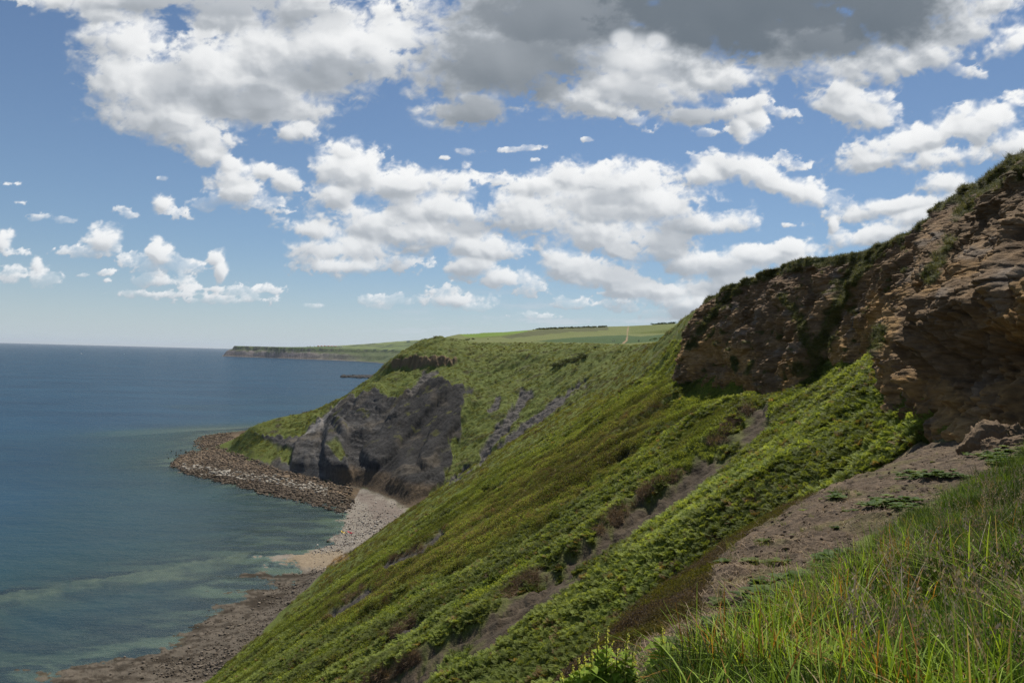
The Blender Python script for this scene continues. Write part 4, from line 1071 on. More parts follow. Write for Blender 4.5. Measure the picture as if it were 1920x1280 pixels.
def scatter(name, protos, pts, nrm, scale, col, label=None, up=0.6, idx=None, kind='stuff'):
    """one object whose points each carry a plant or stone (geometry nodes)"""
    n = len(pts)
    if n == 0: return None
    nv = nrm * (1 - up) + np.array((0, 0, 1.0)) * up; nv /= np.linalg.norm(nv, axis=1)[:, None]
    yaw = rng.random(n) * 2 * np.pi
    ref = np.stack([np.cos(yaw), np.sin(yaw), np.zeros(n)], 1)
    yv = np.cross(nv, ref); yv /= np.linalg.norm(yv, axis=1)[:, None]; xv = np.cross(yv, nv)
    eb = -np.arcsin(np.clip(xv[:, 2], -1, 1)); ea = np.arctan2(yv[:, 2], nv[:, 2]); ec = np.arctan2(xv[:, 1], xv[:, 0])
    me = D.meshes.new(name); me.vertices.add(n); me.vertices.foreach_set('co', np.asarray(pts, np.float32).ravel())
    a = me.attributes.new('rot', 'FLOAT_VECTOR', 'POINT'); a.data.foreach_set('vector', np.stack([ea, eb, ec], 1).astype(np.float32).ravel())
    a = me.attributes.new('scl', 'FLOAT', 'POINT'); a.data.foreach_set('value', np.asarray(scale, np.float32))
    a = me.attributes.new('idx', 'INT', 'POINT'); a.data.foreach_set('value', (rng.integers(0, len(protos), n) if idx is None else idx).astype(np.int32))
    c4 = np.ones((n, 4), np.float32); c4[:, :3] = np.clip(col, 0.002, 1)
    a = me.attributes.new('tcol', 'FLOAT_COLOR', 'POINT'); a.data.foreach_set('color', c4.ravel())
    o = D.objects.new(name, me); COL.objects.link(o)
    cl = D.collections.new(name + '_kinds')
    for i, pm in enumerate(protos):
        po = D.objects.new('%s_kind' % name, pm); cl.objects.link(po)
    ng = D.node_groups.new(name + '_nodes', 'GeometryNodeTree')
    ng.interface.new_socket('Geometry', in_out='INPUT', socket_type='NodeSocketGeometry'); ng.interface.new_socket('Geometry', in_out='OUTPUT', socket_type='NodeSocketGeometry')
    N = ng.nodes; Lk = ng.links
    gi = N.new('NodeGroupInput'); go = N.new('NodeGroupOutput'); ip = N.new('GeometryNodeInstanceOnPoints'); ci = N.new('GeometryNodeCollectionInfo')
    ci.inputs['Collection'].default_value = cl; ci.inputs['Separate Children'].default_value = True; ci.inputs['Reset Children'].default_value = True
    def na(nm, ty):
        q = N.new('GeometryNodeInputNamedAttribute'); q.data_type = ty; q.inputs['Name'].default_value = nm; return q.outputs['Attribute']
    er = N.new('FunctionNodeEulerToRotation'); Lk.new(na('rot', 'FLOAT_VECTOR'), er.inputs[0])
    Lk.new(gi.outputs[0], ip.inputs['Points']); Lk.new(ci.outputs[0], ip.inputs['Instance']); ip.inputs['Pick Instance'].default_value = True
    Lk.new(na('idx', 'INT'), ip.inputs['Instance Index']); Lk.new(er.outputs[0], ip.inputs['Rotation']); Lk.new(na('scl', 'FLOAT'), ip.inputs['Scale'])
    Lk.new(ip.outputs[0], go.inputs[0])
    md = o.modifiers.new('spread', 'NODES'); md.node_group = ng
    tag(o, label, kind=kind)
    return o

def normals(x, y, e=0.5):
    gx = (ground(x + e, y) - ground(x - e, y)) / (2 * e); gy = (ground(x, y + e) - ground(x, y - e)) / (2 * e)
    n = np.stack([-gx, -gy, np.ones(len(x))], 1); return n / np.linalg.norm(n, axis=1)[:, None]

def wedge(n, r0, r1, a0, a1, power=1.0):
    """random points in a wedge in front of the camera; power 1 = even on the ground"""
    u = rng.random(n)
    r = np.sqrt(r0 * r0 + u * (r1 * r1 - r0 * r0)) if power == 1 else np.exp(np.log(r0) + u * np.log(r1 / r0))
    a = np.radians(rng.uniform(a0, a1, n)); return r * np.sin(a), r * np.cos(a)

def seen(x, y, z, lim=60):
    px, py = proj(x, y, z); return (px > -lim) & (px < 1920 + lim) & (py < 1280 + lim * 2)

FERNS = [fern(s) for s in range(6)]
HEATHS = [heath(20 + s) for s in range(5)]
V3 = lambda r, g, b: np.array((r, g, b), float)

# --- bracken and heath on the near slope
x, y = wedge(330000, 26, 150, -36, 33)
z, c, mk = surface(x, y)
px, py = mk['px'], mk['py']
r = np.hypot(x, y)
patch = fbm2(x / 9 + 3, y / 5, 4)
ok = (mk['veg'] > 0.8) & (z > 5) & seen(x, y, z, 100) & (x < 40) & (z < 74) & (y > 27)
dens = np.clip(1.15 - r / 170, 0.3, 1) * np.clip(0.95 + patch * 0.9 - 0.15 * mk['brown'], 0.25, 1)
ok &= rng.random(len(x)) < dens
isf = (fbm2(x / 12 + 40, y / 7, 3) + 0.55 * sstep(75, 45, r) + 0.35 - 0.9 * mk['brown'] - 0.30 * sstep(60, 120, r) + rng.normal(0, .12, len(x))) > 0.15
zg = ground(x, y)
P3 = np.stack([x, y, zg - 0.05], 1); NN = normals(x, y)
def fcol(k, a, b, c2=None, f2=None):
    t = np.clip(0.5 + 0.6 * fbm2(x[k] / 6, y[k] / 6, 3) + rng.normal(0, .15, k.sum()), 0, 1)[:, None]
    q = lerp(a, b, t)
    if c2 is not None: q = np.where(rng.random(k.sum())[:, None] < f2, c2, q)
    return q
streak = lerp(0.72, 1.60, sstep(-0.35, 0.4, fbm2(x / 20 + 4, y / 4.5 + 9, 4)))[:, None]
k = ok & isf
bright = streak[k] * (0.85 + 0.25 * sstep(60, 40, r[k]))[:, None]
scatter('bracken', FERNS, P3[k], NN[k], rng.uniform(0.45, 1.1, k.sum()) * (1 + 0.15 * sstep(60, 110, r[k])), fcol(k, V3(.115, .152, .030), V3(.225, .262, .066), V3(.20, .14, .06), 0.05) * bright, 'bracken covering the steep slope below the rock cliff', up=0.55)
k = ok & ~isf
br = mk['brown'][k][:, None]
hc = lerp(lerp(V3(.080, .108, .020), V3(.155, .175, .038), rng.random(k.sum())[:, None]), lerp(V3(.065, .046, .024), V3(.150, .115, .060), rng.random(k.sum())[:, None]), np.clip(br * 0.62 + sstep(0.15, 0.55, fbm2(x[k] / 5 + 7, y[k] / 3, 3))[:, None] * 0.5, 0, 1) * (rng.random(k.sum()) < 0.62)[:, None]) * 1.35 * streak[k]
scatter('heath', HEATHS, P3[k], NN[k], rng.uniform(0.6, 1.5, k.sum()) * lerp(0.65, 1.15, rng.random(k.sum()) * 0 + sstep(-0.3, 0.3, fbm2(x[k] / 15 + 21, y[k] / 8, 3))), hc, 'heath, brambles and dead bracken over the slope', up=0.3)
print('slope', k.sum(), (ok & isf).sum())

# --- rough grass and low scrub beyond
x, y = wedge(110000, 140, 520, -22, 18)
z, c, mk = surface(x, y); r = np.hypot(x, y)
ok = (mk['veg'] > 0.6) & (z > 6) & (mk['inl'] < 0.5) & seen(x, y, z) & (x < 110)
pt = fbm2(x / 14, y / 9, 4)
ok &= rng.random(len(x)) < np.clip(0.55 + 0.9 * pt, 0.12, 1) * np.clip(1.25 - r / 420, 0.3, 1)
P3 = np.stack([x, y, ground(x, y) - 0.08], 1); NN = normals(x, y); k = ok
hc = c[k] * rng.uniform(0.85, 1.8, k.sum())[:, None] * V3(1.18, 1.04, 1.0) * lerp(0.75, 1.25, sstep(-0.3, 0.35, fbm2(x[k] / 24 + 8, y[k] / 12, 4)))[:, None]
hc = np.where((rng.random(k.sum()) < 0.12 * (r[k] < 260))[:, None], V3(.12, .085, .04), hc)
hc = np.where((sstep(0.22, 0.4, fbm2(x[k] / 13 + 77, y[k] / 8, 4)) * 0.7 > rng.random(k.sum()))[:, None], V3(.085, .065, .032), hc)
scatter('rough_grass', HEATHS, P3[k], NN[k], rng.uniform(0.8, 1.7, k.sum()) * (0.8 + r[k] / 700), hc, 'rough grass over the farther slopes', up=0.25)
print('far grass', k.sum())

# --- dead bracken hanging over the slip scars
DEAD = [tuft(60 + s, 46, 0.95, 0.014, 1.3, 0.35, 4, M_DRY, 2.2, name='dead_bracken') for s in range(4)]
pp = []
for poly, w in ((GULLY, 15),):
    poly = [(a - 13, b - 24) for a, b in poly]
    for (a, b) in zip(poly[:-1], poly[1:]):
        for i in range(int(math.hypot(b[0] - a[0], b[1] - a[1]) / 1.1)):
            t = rng.random(); q = (a[0] + (b[0] - a[0]) * t + rng.normal(0, 6), a[1] + (b[1] - a[1]) * t + rng.normal(0, 6)); pp.append(q)
for poly in ([(725, 1056), (760, 1038), (790, 1028)], [(620, 1142), (690, 1098)], [(725, 1198), (780, 1160)], [(560, 1100 + 60), (700, 1072)]):
    for (a, b) in zip(poly[:-1], poly[1:]):
        for i in range(int(math.hypot(b[0] - a[0], b[1] - a[1]) / 1.5)):
            t = rng.random(); pp.append((a[0] + (b[0] - a[0]) * t + rng.normal(0, 4), a[1] + (b[1] - a[1]) * t + rng.normal(0, 4)))
hp = np.array([hit(a, b, 30, 300) for a, b in pp if rng.random() < 0.8])
hp = hp[(hp[:, 1] > 38) & (hp[:, 0] < 30)]
keepn = fbm2(hp[:, 0] / 5, hp[:, 1] / 5, 3) > -0.12
hp = hp[keepn]
nn = normals(hp[:, 0], hp[:, 1]); nn[:, 0] -= 0.3; nn[:, 1] -= 0.9; nn /= np.linalg.norm(nn, axis=1)[:, None]
scatter('dead_bracken_fringe', DEAD, hp + (0, 0, 0.05), nn, rng.uniform(0.5, 1.1, len(hp)), lerp(V3(.10, .06, .035), V3(.30, .21, .12), rng.random(len(hp))[:, None]), 'dead brown bracken fringe hanging over the landslip scars', up=0.1)

# --- moss and heather on the flank below the spur
x, y = wedge(60000, 5, 44, -12, 40, 0)
z, c, mk = surface(x, y)
ok = (mk['moss'] > 0.35) & seen(x, y, z)
P3 = np.stack([x, y, ground(x, y) - 0.02], 1); NN = normals(x, y, 0.3)
MOSSES = [heath(90 + s, 300, 0.20, 0.13, 0.013) for s in range(4)]
q = ok & (rng.random(len(x)) < 0.8)
t = sstep(-0.15, 0.3, fbm2(x / 1.4 + 4, y / 1.4, 4))[q][:, None]
mc = lerp(lerp(V3(.065, .048, .036), V3(.12, .088, .062), rng.random(q.sum())[:, None]), lerp(V3(.06, .065, .010), V3(.12, .115, .018), rng.random(q.sum())[:, None]), t)
scatter('moss_and_heather', MOSSES, P3[q], NN[q], rng.uniform(0.4, 1.1, q.sum()) * (0.7 + np.hypot(x[q], y[q]) / 30), mc, 'dark moss and heather on the shaded flank under the path', up=0.3)
print('moss', q.sum())

# --- foreground grass bank
SHORT = [tuft(s, 46, 0.15, 0.0022, 0.9, 0.11, 3) for s in range(5)]
MID = [tuft(10 + s, 34, 0.24, 0.0022, 0.7, 0.09, 4, lean=(-0.12, 0.05)) for s in range(5)]
TALL = [tuft(30 + s, 8, 0.50, 0.0042, 0.75, 0.05, 7, bend=1.5, lean=(-0.25, 0.02)) for s in range(5)]
SEED = [tuft(40 + s, 6, 0.55, 0.0016, 0.45, 0.06, 5, M_DRY, lean=(-0.12, 0.0), head=True, name='seeding_grass') for s in range(4)]
x, y = wedge(60000, 1.2, 32, -8, 46, 0)
z, c, mk = surface(x, y); r = np.hypot(x, y)
pxx, pyy = proj(x, y, z)
g_ok = (mk['dirt'] < 0.45) & (mk['moss'] < 0.3) & (z > 66.2) & (x > 0.15) & (pxx < 2100) & (z < 71.5)
GL = np.array([(900, 1440), (1150, 1350), (1260, 1280), (1340, 1232), (1400, 1198), (1450, 1160), (1520, 1120), (1560, 1098), (1600, 1056), (1640, 1040), (1700, 992), (1760, 976), (1800, 940), (1860, 902), (1930, 850), (2300, 700)], float)
gside = pyy - np.interp(pxx, GL[:, 0], GL[:, 1]) + fbm2(x * 1.6, y * 1.6, 4) * 40
g_ok &= (gside > 0) & (pxx > 1000) & ~((pxx < 1275) & (r < 3.7))
g_ok &= (ground(x + 0.5, y) - ground(x - 0.5, y)) < 1.3
P3 = np.stack([x, y, ground(x, y)], 1); NN = normals(x, y, 0.3)
q = g_ok
n_ = q.sum(); t = rng.random(n_)[:, None]
gc = lerp(V3(.055, .10, .016), V3(.15, .20, .035), t)
gc = lerp(gc, lerp(V3(.10, .085, .045), V3(.20, .15, .08), t), (sstep(0.2, 0.5, fbm2(x[q] / 0.8, y[q] / 0.8, 3)) * 0.5 * (rng.random(n_) < 0.3))[:, None])
gpat = lambda xx, yy: lerp(0.38, 1.10, sstep(-0.25, 0.35, fbm2(xx / 1.3 + 2, yy / 1.3, 4)))[:, None]
gc = gc * gpat(x[q], y[q])
scatter('short_grass', SHORT, P3[q], NN[q], rng.uniform(0.7, 1.4, n_) * (0.75 + r[q] / 26), gc, 'short turf on the foreground bank', up=0.4)
q = g_ok & (rng.random(len(x)) < 0.42) & (r < 24)
n_ = q.sum(); t = rng.random(n_)[:, None]
gc = lerp(V3(.045, .095, .012), V3(.17, .25, .03), t * t); gc = np.where(rng.random(n_)[:, None] < 0.05, V3(.22, .16, .08), gc)
gc = gc * gpat(x[q], y[q])
scatter('meadow_grass', MID, P3[q], NN[q], rng.uniform(0.5, 1.45, n_) * np.clip(0.75 + r[q] / 40, 0, 1.2), gc, 'meadow grass in the right foreground', up=0.6)
x2, y2 = wedge(16000, 1.9, 7.5, 0, 44, 0)
pa = fbm2(x2 / 0.7 + 3, y2 / 0.7, 3)
z2_, c2_, mk2 = surface(x2, y2)
p2x, p2y = proj(x2, y2, z2_)
q = (mk2['dirt'] < 0.3) & (mk2['moss'] < 0.2) & (pa + rng.normal(0, .08, len(x2)) > 0.02) & (z2_ > 67.5) & (p2x > 1230) & (p2y - np.interp(p2x, GL[:, 0], GL[:, 1]) > 40)
q &= rng.random(len(x2)) < 0.12 + 0.35 * sstep(1250, 1350, p2x) * sstep(1800, 1650, p2x)
n_ = q.sum(); print('tall', n_)
P2 = np.stack([x2, y2, ground(x2, y2)], 1); N2 = normals(x2, y2, 0.3); t = rng.random(n_)[:, None]
gc = lerp(V3(.16, .26, .02), V3(.32, .44, .06), t); u_ = rng.random(n_)[:, None]
gc = np.where(u_ < 0.12, V3(.32, .155, .035), np.where(u_ < 0.28, V3(.34, .26, .14), gc))
scatter('long_grass', TALL, P2[q], N2[q], rng.uniform(0.55, 1.1, n_), gc, 'long bright grass blades in the near foreground', up=0.8)
q = g_ok & (rng.random(len(x)) < 0.017 * sstep(1500, 1800, pxx) + 0.005) & (r < 14) & (r > 2.8) & (pxx > 1420)
n_ = q.sum()
scatter('seeding_grass', SEED, P3[q], NN[q], rng.uniform(0.6, 1.1, n_), lerp(V3(.24, .17, .12), V3(.42, .34, .25), rng.random(n_)[:, None]), 'pale seed heads of grass standing over the bank', up=0.85)
# broad pale leaves along the edge of the path
ROS = [rosette(s) for s in range(5)]
pts_ = []
for cx, cy, sx, sy, n in ((1490, 1110, 60, 26, 150), (1440, 1150, 40, 22, 60), (1395, 1180, 55, 16, 80), (1360, 1215, 60, 14, 60), (1690, 1055, 45, 18, 50), (1560, 1045, 30, 12, 30), (1665, 940, 40, 8, 60), (1750, 885, 60, 8, 60), (1565, 925, 12, 6, 14), (1880, 850, 40, 14, 90), (1530, 1085, 30, 10, 40)):
    for i in range(n):
        h_ = hit(cx + rng.normal(0, sx * 0.6), cy + rng.normal(0, sy * 0.6) + 8, 2.0, 40)
        if h_[1] < 35: pts_.append(h_)
pts_ = np.array(pts_); n_ = len(pts_)
scatter('broad_leaves', ROS, pts_ + (0, 0, 0.02), normals(pts_[:, 0], pts_[:, 1], 0.3), rng.uniform(0.3, 0.95, n_), lerp(V3(.06, .115, .022), V3(.20, .26, .09), rng.random(n_)[:, None] ** 1.8), 'broad pale green leaves at the edge of the path', up=0.6)
# stones and straw on the path
PEB = []
for s in range(5):
    V, Fq = rock_geo(200 + s, 2, 0.5); PEB.append(mesh_np('pebble', V, Fq, M_STONE, smooth=False, link=False))
x, y = wedge(26000, 2.5, 34, 0, 42, 0)
z, c, mk = surface(x, y); q = (mk['dirt'] > 0.5)
P3 = np.stack([x, y, ground(x, y)], 1); NN = normals(x, y, 0.3); r = np.hypot(x, y)
q1 = q & (rng.random(len(x)) < 0.5); n_ = q1.sum()
scatter('path_stones', PEB, P3[q1] - (0, 0, .004), NN[q1], np.minimum(rng.lognormal(-4.6, 0.55, n_) * (0.6 + r[q1] / 12), 0.045), lerp(V3(.06, .045, .032), V3(.28, .20, .13), rng.random(n_)[:, None] ** 1.6), 'crumbled stone and earth on the bare path', up=0.3)
STRAW = [tuft(80 + s, 9, 0.16, 0.0016, 2.2, 0.12, 3, M_DRY, 3.0, name='straw') for s in range(3)]
q2 = q & (rng.random(len(x)) < 0.30); n_ = q2.sum()
scatter('dry_straw', STRAW, P3[q2] + (0, 0, .01), NN[q2], rng.uniform(0.6, 1.4, n_), lerp(V3(.20, .14, .09), V3(.40, .30, .20), rng.random(n_)[:, None]), 'dry straw and roots scattered on the bare path', up=0.2)

q3 = q & (rng.random(len(x)) < 0.05) & (fbm2(x * 1.3, y * 1.3, 3) > 0.05); n_ = q3.sum()
scatter('path_weeds', MID + ROS, P3[q3], NN[q3], rng.uniform(0.3, 0.9, n_), lerp(V3(.06, .10, .02), V3(.20, .22, .07), rng.random(n_)[:, None]), 'small weeds growing through the bare path', up=0.6)

# --- turf along the cliff rim, tufts on the rock
rim = catmull(CRIM, np.linspace(0, 1, 4000))
rx, ry = [], []
n = 42000
i = rng.integers(0, 4000, n); offx = np.abs(rng.normal(0, 1.6, n)) - 0.35
x, y = rim[i, 0] + 1.0 + offx, rim[i, 1] + rng.normal(0, .4, n)
ok = (y > 20) & (rng.random(n) < np.clip(1.3 - np.hypot(x, y) / 120, 0.25, 1))
x, y = x[ok], y[ok]; z = ground(x, y); okz = z > 78.5; x, y, z = x[okz], y[okz], z[okz]; n_ = len(x)
RIMG = [tuft(120 + s, 40, 0.34, 0.006, 0.6, 0.22, 3) for s in range(4)]
t = np.clip(0.5 + 0.8 * fbm2(x / 2, y / 2, 3), 0, 1)[:, None]
scatter('cliff_top_grass', RIMG, np.stack([x, y, z - .03], 1), normals(x, y), rng.uniform(0.6, 1.3, n_), lerp(lerp(V3(.06, .09, .02), V3(.12, .14, .04), rng.random(n_)[:, None]), V3(.19, .15, .075), t * (rng.random(n_)[:, None] < 0.5)), 'grass fringe along the top of the rock cliff', up=0.7)
wv = (CG > 0.55) & (CT > 0.02) & (CT < 1.03) & (rng.random(len(CG)) < 0.10)
Qp = CX[wv]; Qt = CT[wv]; n_ = len(Qp)
nn = np.tile(V3(-0.7, -0.35, 0.35), (n_, 1)); dcl = np.hypot(Qp[:, 0], Qp[:, 1])
hang = [tuft(140 + s, 26, 0.36, 0.007, 0.9, 0.15, 4, bend=1.8) for s in range(4)]
scatter('cliff_plants', hang, Qp, nn, rng.uniform(0.5, 1.2, n_) * (0.6 + dcl / 130), lerp(V3(.045, .065, .015), V3(.15, .145, .045), rng.random(n_)[:, None]), 'tufts of grass clinging to the rock cliff', up=0.35)
print('cliff plants', n_, 'rim', len(x))

# ------------------------------------------------------------------ boulders on the shore below the headland
BM = {}
BOULD = []
kinds = {'pale': V3(.36, .325, .265), 'orange': V3(.205, .150, .100), 'brown': V3(.125, .096, .068), 'dark': V3(.075, .056, .038)}
for kn, kc in kinds.items():
    mt = stone_mat(kn + '_boulder_rock', False, tuple(kc))
    BM[kn] = []
    for s in range(4):
        V, Fq = rock_geo(300 + s * 7 + len(BM) * 31, 3, 0.55); BM[kn].append(mesh_np('boulder', V, Fq, mt, smooth=False, link=False))
WHITE = [(345, 872), (400, 884), (450, 893), (510, 903), (560, 914), (610, 922)]
cand = []
while len(cand) < 9000:
    px_, py_ = rng.uniform(318, 670), rng.uniform(808, 958)
    up_ = np.interp(px_, [320, 370, 400, 430, 470, 520, 600, 665, 680], [866, 815, 812, 806, 862, 883, 902, 914, 925])
    dn_ = np.interp(px_, [320, 350, 430, 520, 600, 640, 670], [876, 890, 908, 930, 948, 958, 950])
    if py_ < up_ or py_ > dn_: continue
    if px_ < 430 and 836 < py_ < 848 and rng.random() < 0.7: continue
    if px_ > 610 and rng.random() < (px_ - 600) / 70: continue
    ed_ = min(py_ - up_, dn_ - py_)
    if ed_ < 9 and rng.random() < 0.75 - ed_ * 0.08: continue
    if float(fbm2(np.array([px_ / 22]), np.array([py_ / 9]), 3)[0]) > 0.22 and rng.random() < 0.8: continue
    cand.append((px_, py_))
cand = np.array(cand)
bx = np.array([PZ(a, b, 1.0)[:2] for a, b in cand]); bz = ground(bx[:, 0], bx[:, 1])
okb = (bz > -0.45) & (bz < 4.2); cand, bx, bz = cand[okb], bx[okb], bz[okb]
dw = pdist(cand[:, 0], cand[:, 1], WHITE)
upl = np.interp(cand[:, 0], [320, 400, 470, 520, 600, 665], [866, 850, 868, 885, 902, 914])
dnl = np.interp(cand[:, 0], [320, 350, 430, 520, 600, 640, 670], [876, 890, 908, 930, 948, 958, 950])
fr = (cand[:, 1] - upl) / (dnl - upl)
uu = rng.random(len(cand))
dw = dw + 5 * fbm2(cand[:, 0] / 14, cand[:, 1] / 5, 3)
kindb = np.where((dw < 4.5) & (uu < 0.42), 0, np.where((fr < 0.38) & (uu < 0.5), 1, np.where(fr > 0.62, np.where(uu < 0.6, 3, 2), 2)))
size = rng.lognormal(-0.55, 0.58, len(cand)); size = np.where(size > 1.6, 1.6 + 0.3 * np.tanh(size - 1.6), np.maximum(size, 0.22))
order = np.argsort(-size * 1.0 + np.hypot(bx[:, 0], bx[:, 1]) * 0.0008)
big_i = order[:290]; small_i = order[290:]
LAB = {0: 'pale limestone boulder in the white band of stones below the headland', 1: 'orange brown sandstone boulder near the foot of the headland slope',
       2: 'brown boulder in the rocky shore spread below the headland', 3: 'dark weed stained boulder near the water edge below the headland'}
GRP = {0: 'pale boulders in the white band', 1: 'orange boulders at the headland foot', 2: 'brown boulders of the rocky shore', 3: 'dark boulders at the water edge'}
kn_ = ['pale', 'orange', 'brown', 'dark']
szq = np.percentile(size[big_i], [33, 66])
for ii in big_i:
    kd = int(kindb[ii]); o = D.objects.new('boulder', BM[kn_[kd]][rng.integers(0, 4)]); COL.objects.link(o)
    s = float(size[ii]); o.location = (bx[ii, 0], bx[ii, 1], float(bz[ii]) - 0.25 * s); o.scale = (s, s * rng.uniform(0.7, 1.1), s * rng.uniform(0.55, 0.85)); o.rotation_euler = (rng.normal(0, .2), rng.normal(0, .2), rng.random() * 6.28)
    zn = ['at the seaward tip', 'just in from the tip', 'below the green mound', 'below the shaded mound face', 'mid way along the shore', 'below the grey buttress', 'at the beach end'][int(np.searchsorted([365, 410, 455, 500, 545, 590], cand[ii, 0]))]
    sz = 'large' if s > szq[1] else ('mid sized' if s > szq[0] else 'smaller')
    tag(o, '%s %s boulder %s, %s' % (sz, {0: 'pale limestone', 1: 'orange brown', 2: 'brown', 3: 'dark wet'}[kd], {0: 'in the white band', 1: 'by the slope', 2: 'in rubble', 3: 'by the water'}[kd], zn), 'boulder', GRP[kd])
h_ = PZ(535, 897, 2.2); o = D.objects.new('boulder', BM['orange'][2]); COL.objects.link(o); o.location = (h_[0], h_[1], float(ground(h_[0], h_[1])[0]) - .3); o.scale = (3.6, 2.6, 2.4); o.rotation_euler = (0.1, 0, 0.5)
tag(o, 'largest orange boulder on the rocky shore, below the shaded grassy mound', 'boulder', GRP[1])
bc = np.array([kinds[k] for k in kn_])[kindb] * rng.uniform(0.7, 1.25, len(cand))[:, None]
sm = small_i
more = 14000
j = rng.integers(0, len(cand), more); jx = bx[j] + rng.normal(0, 1.6, (more, 2)); jz = ground(jx[:, 0], jx[:, 1])
okj = (jz > -0.3) & (jz < 4.5)
Pst = np.concatenate([np.stack([bx[sm, 0], bx[sm, 1], bz[sm] - 0.05], 1), np.stack([jx[:, 0], jx[:, 1], jz - .03], 1)[okj]])
Ssz = np.concatenate([np.minimum(size[sm], 1.0), rng.uniform(0.18, 0.5, okj.sum())]); Scl = np.concatenate([bc[sm], bc[j][okj]])
SB = []
for s in range(6):
    V, Fq = rock_geo(500 + s, 2, 0.55); SB.append(mesh_np('shore_stone', V, Fq, M_STONE, smooth=False, link=False))
scatter('shore_stones', SB, Pst, np.tile(V3(0, 0, 1), (len(Pst), 1)), Ssz, Scl, 'smaller stones and rubble filling the rocky shore', up=0.8)
# pale stones on the beach and the ledges
cp = []
for cx, cy, sx, sy, n in ((685, 985, 42, 36, 1500), (650, 1010, 30, 22, 700), (620, 1030, 40, 12, 300), (590, 1072, 30, 9, 160), (640, 950, 14, 26, 200), (610, 1000, 26, 14, 120), (730, 970, 26, 26, 300), (480, 1200, 90, 50, 900), (380, 1250, 110, 26, 900), (540, 1130, 50, 30, 500), (560, 1098, 40, 8, 300)):
    a = rng.normal(cx, sx * 0.6, n); b_ = rng.normal(cy, sy * 0.6, n); cp.append(np.stack([a, b_], 1))
cp = np.concatenate(cp); cb = np.array([PZ(a, b, 0.8)[:2] for a, b in cp]); cz = ground(cb[:, 0], cb[:, 1]); ok = (cz > -0.2) & (cz < 3)
cb, cz = cb[ok], cz[ok]; n_ = len(cb); v = rng.random(n_)[:, None]
scatter('beach_stones', SB, np.stack([cb[:, 0], cb[:, 1], cz - .02], 1), np.tile(V3(0, 0, 1), (n_, 1)), rng.lognormal(-1.75, 0.45, n_), np.where((cb[:, 1] < 215)[:, None], lerp(V3(.05, .04, .03), V3(.22, .18, .14), v), np.where(v < 0.7, lerp(V3(.30, .26, .22), V3(.62, .58, .50), v), V3(.10, .08, .065))), 'pale stones strewn over the small beach', up=0.8)

M_SLAB = stone_mat('fallen_sandstone', False, (.15, .105, .065))
for i_, (a, b_, Yd, sc_, lab) in enumerate(((1893, 780, 20.5, 1.15, 'big pale brown fallen slab against the foot of the prow at the right edge'), (1845, 805, 20, 1.0, 'tan fallen rock left of the big slab under the prow'),
        (1912, 812, 18, 0.8, 'fallen rock at the right edge just above the grassy mound'), (1820, 826, 21, 0.5, 'small tan rock at the very foot of the overhang'), (1868, 818, 19, 0.45, 'small angular rock between the fallen slabs and the mound'))):
    V, Fq = rock_geo(900 + i_, 5, 0.6); V = V + (fbm3(V[:, 0] * 6, V[:, 1] * 6, V[:, 2] * 9, 5) * 0.16)[:, None] * V
    o = mesh_np('fallen_rock', V, Fq, M_SLAB, smooth=False); d = ray(a, b_); x_ = d[0] * Yd
    o.location = (x_, Yd, float(ground(x_, Yd)[0]) - 0.25 * sc_); o.scale = (sc_, sc_, sc_); o.rotation_euler = (0.1 * i_, 0.15, 0.7 + i_)
    tag(o, lab, 'rock', 'rocks fallen at the foot of the prow')

# ------------------------------------------------------------------ kayaks
def kayak(hcol, deck, label, px_, py_, yaw):
    root = D.objects.new('kayak', None); COL.objects.link(root)
    n, m = 25, 14; V = []; L = 1.9
    for i in range(n):
        t = -1 + 2 * i / (n - 1); w = 0.36 * (1 - abs(t) ** 2.4) + 0.01; rk = 0.16 * abs(t) ** 3; h = 0.30 - 0.05 * (1 - t * t)
        for j in range(m):
            a = 2 * math.pi * j / m; cx, cz = math.cos(a), math.sin(a)
            zz_ = h * 0.5 + (0.17 if cz < 0 else 0.10) * cz * (1 - 0.5 * abs(t) ** 3)
            if abs(t) < 0.42 and cz > 0.2: zz_ -= 0.13 * sstep(0.42, 0.3, abs(t)) * cz
            V.append((L * t, w * np.sign(cx) * abs(cx) ** 0.7, zz_ + rk))
    Fq = [[i * m + j, (i + 1) * m + j, (i + 1) * m + (j + 1) % m, i * m + (j + 1) % m] for i in range(n - 1) for j in range(m)]
    hull = mesh_np('hull', V, Fq, simple_mat('kayak_plastic_' + label.split()[0], hcol, 0.35, 2, 0.08, 0.05, spec=0.5), parent=root)
    # seat pad, backrest, paddle
    def boxm(name, c, s, mat, rot=(0, 0, 0)):
        import bmesh
        bm = bmesh.new(); bmesh.ops.create_cube(bm, size=1.0); bmesh.ops.scale(bm, vec=s, verts=bm.verts); bmesh.ops.bevel(bm, geom=bm.edges[:], offset=min(s) * 0.25, segments=2, affect='EDGES')
        me = D.meshes.new(name); bm.to_mesh(me); bm.free(); me.materials.append(mat); o = D.objects.new(name, me); COL.objects.link(o); o.parent = root; o.location = c; o.rotation_euler = rot; return o
    dk = simple_mat('seat_pad_' + label.split()[0], deck, 0.8)
    boxm('seat', (-0.25, 0, 0.17), (0.42, 0.40, 0.07), dk); boxm('backrest', (-0.50, 0, 0.33), (0.06, 0.40, 0.30), dk, (0, -0.2, 0)); boxm('hatch', (1.0, 0, 0.26), (0.34, 0.26, 0.05), dk, (0, -0.08, 0))
    g0 = PZ(px_, py_, 0.6); root.location = (g0[0], g0[1], max(float(ground(g0[0], g0[1])[0]), 0) + 0.14); root.scale = (1.15, 1.15, 1.15); root.rotation_euler = (0, 0, yaw)
    tag(root, label, 'kayak', 'kayaks pulled up on the beach'); return root
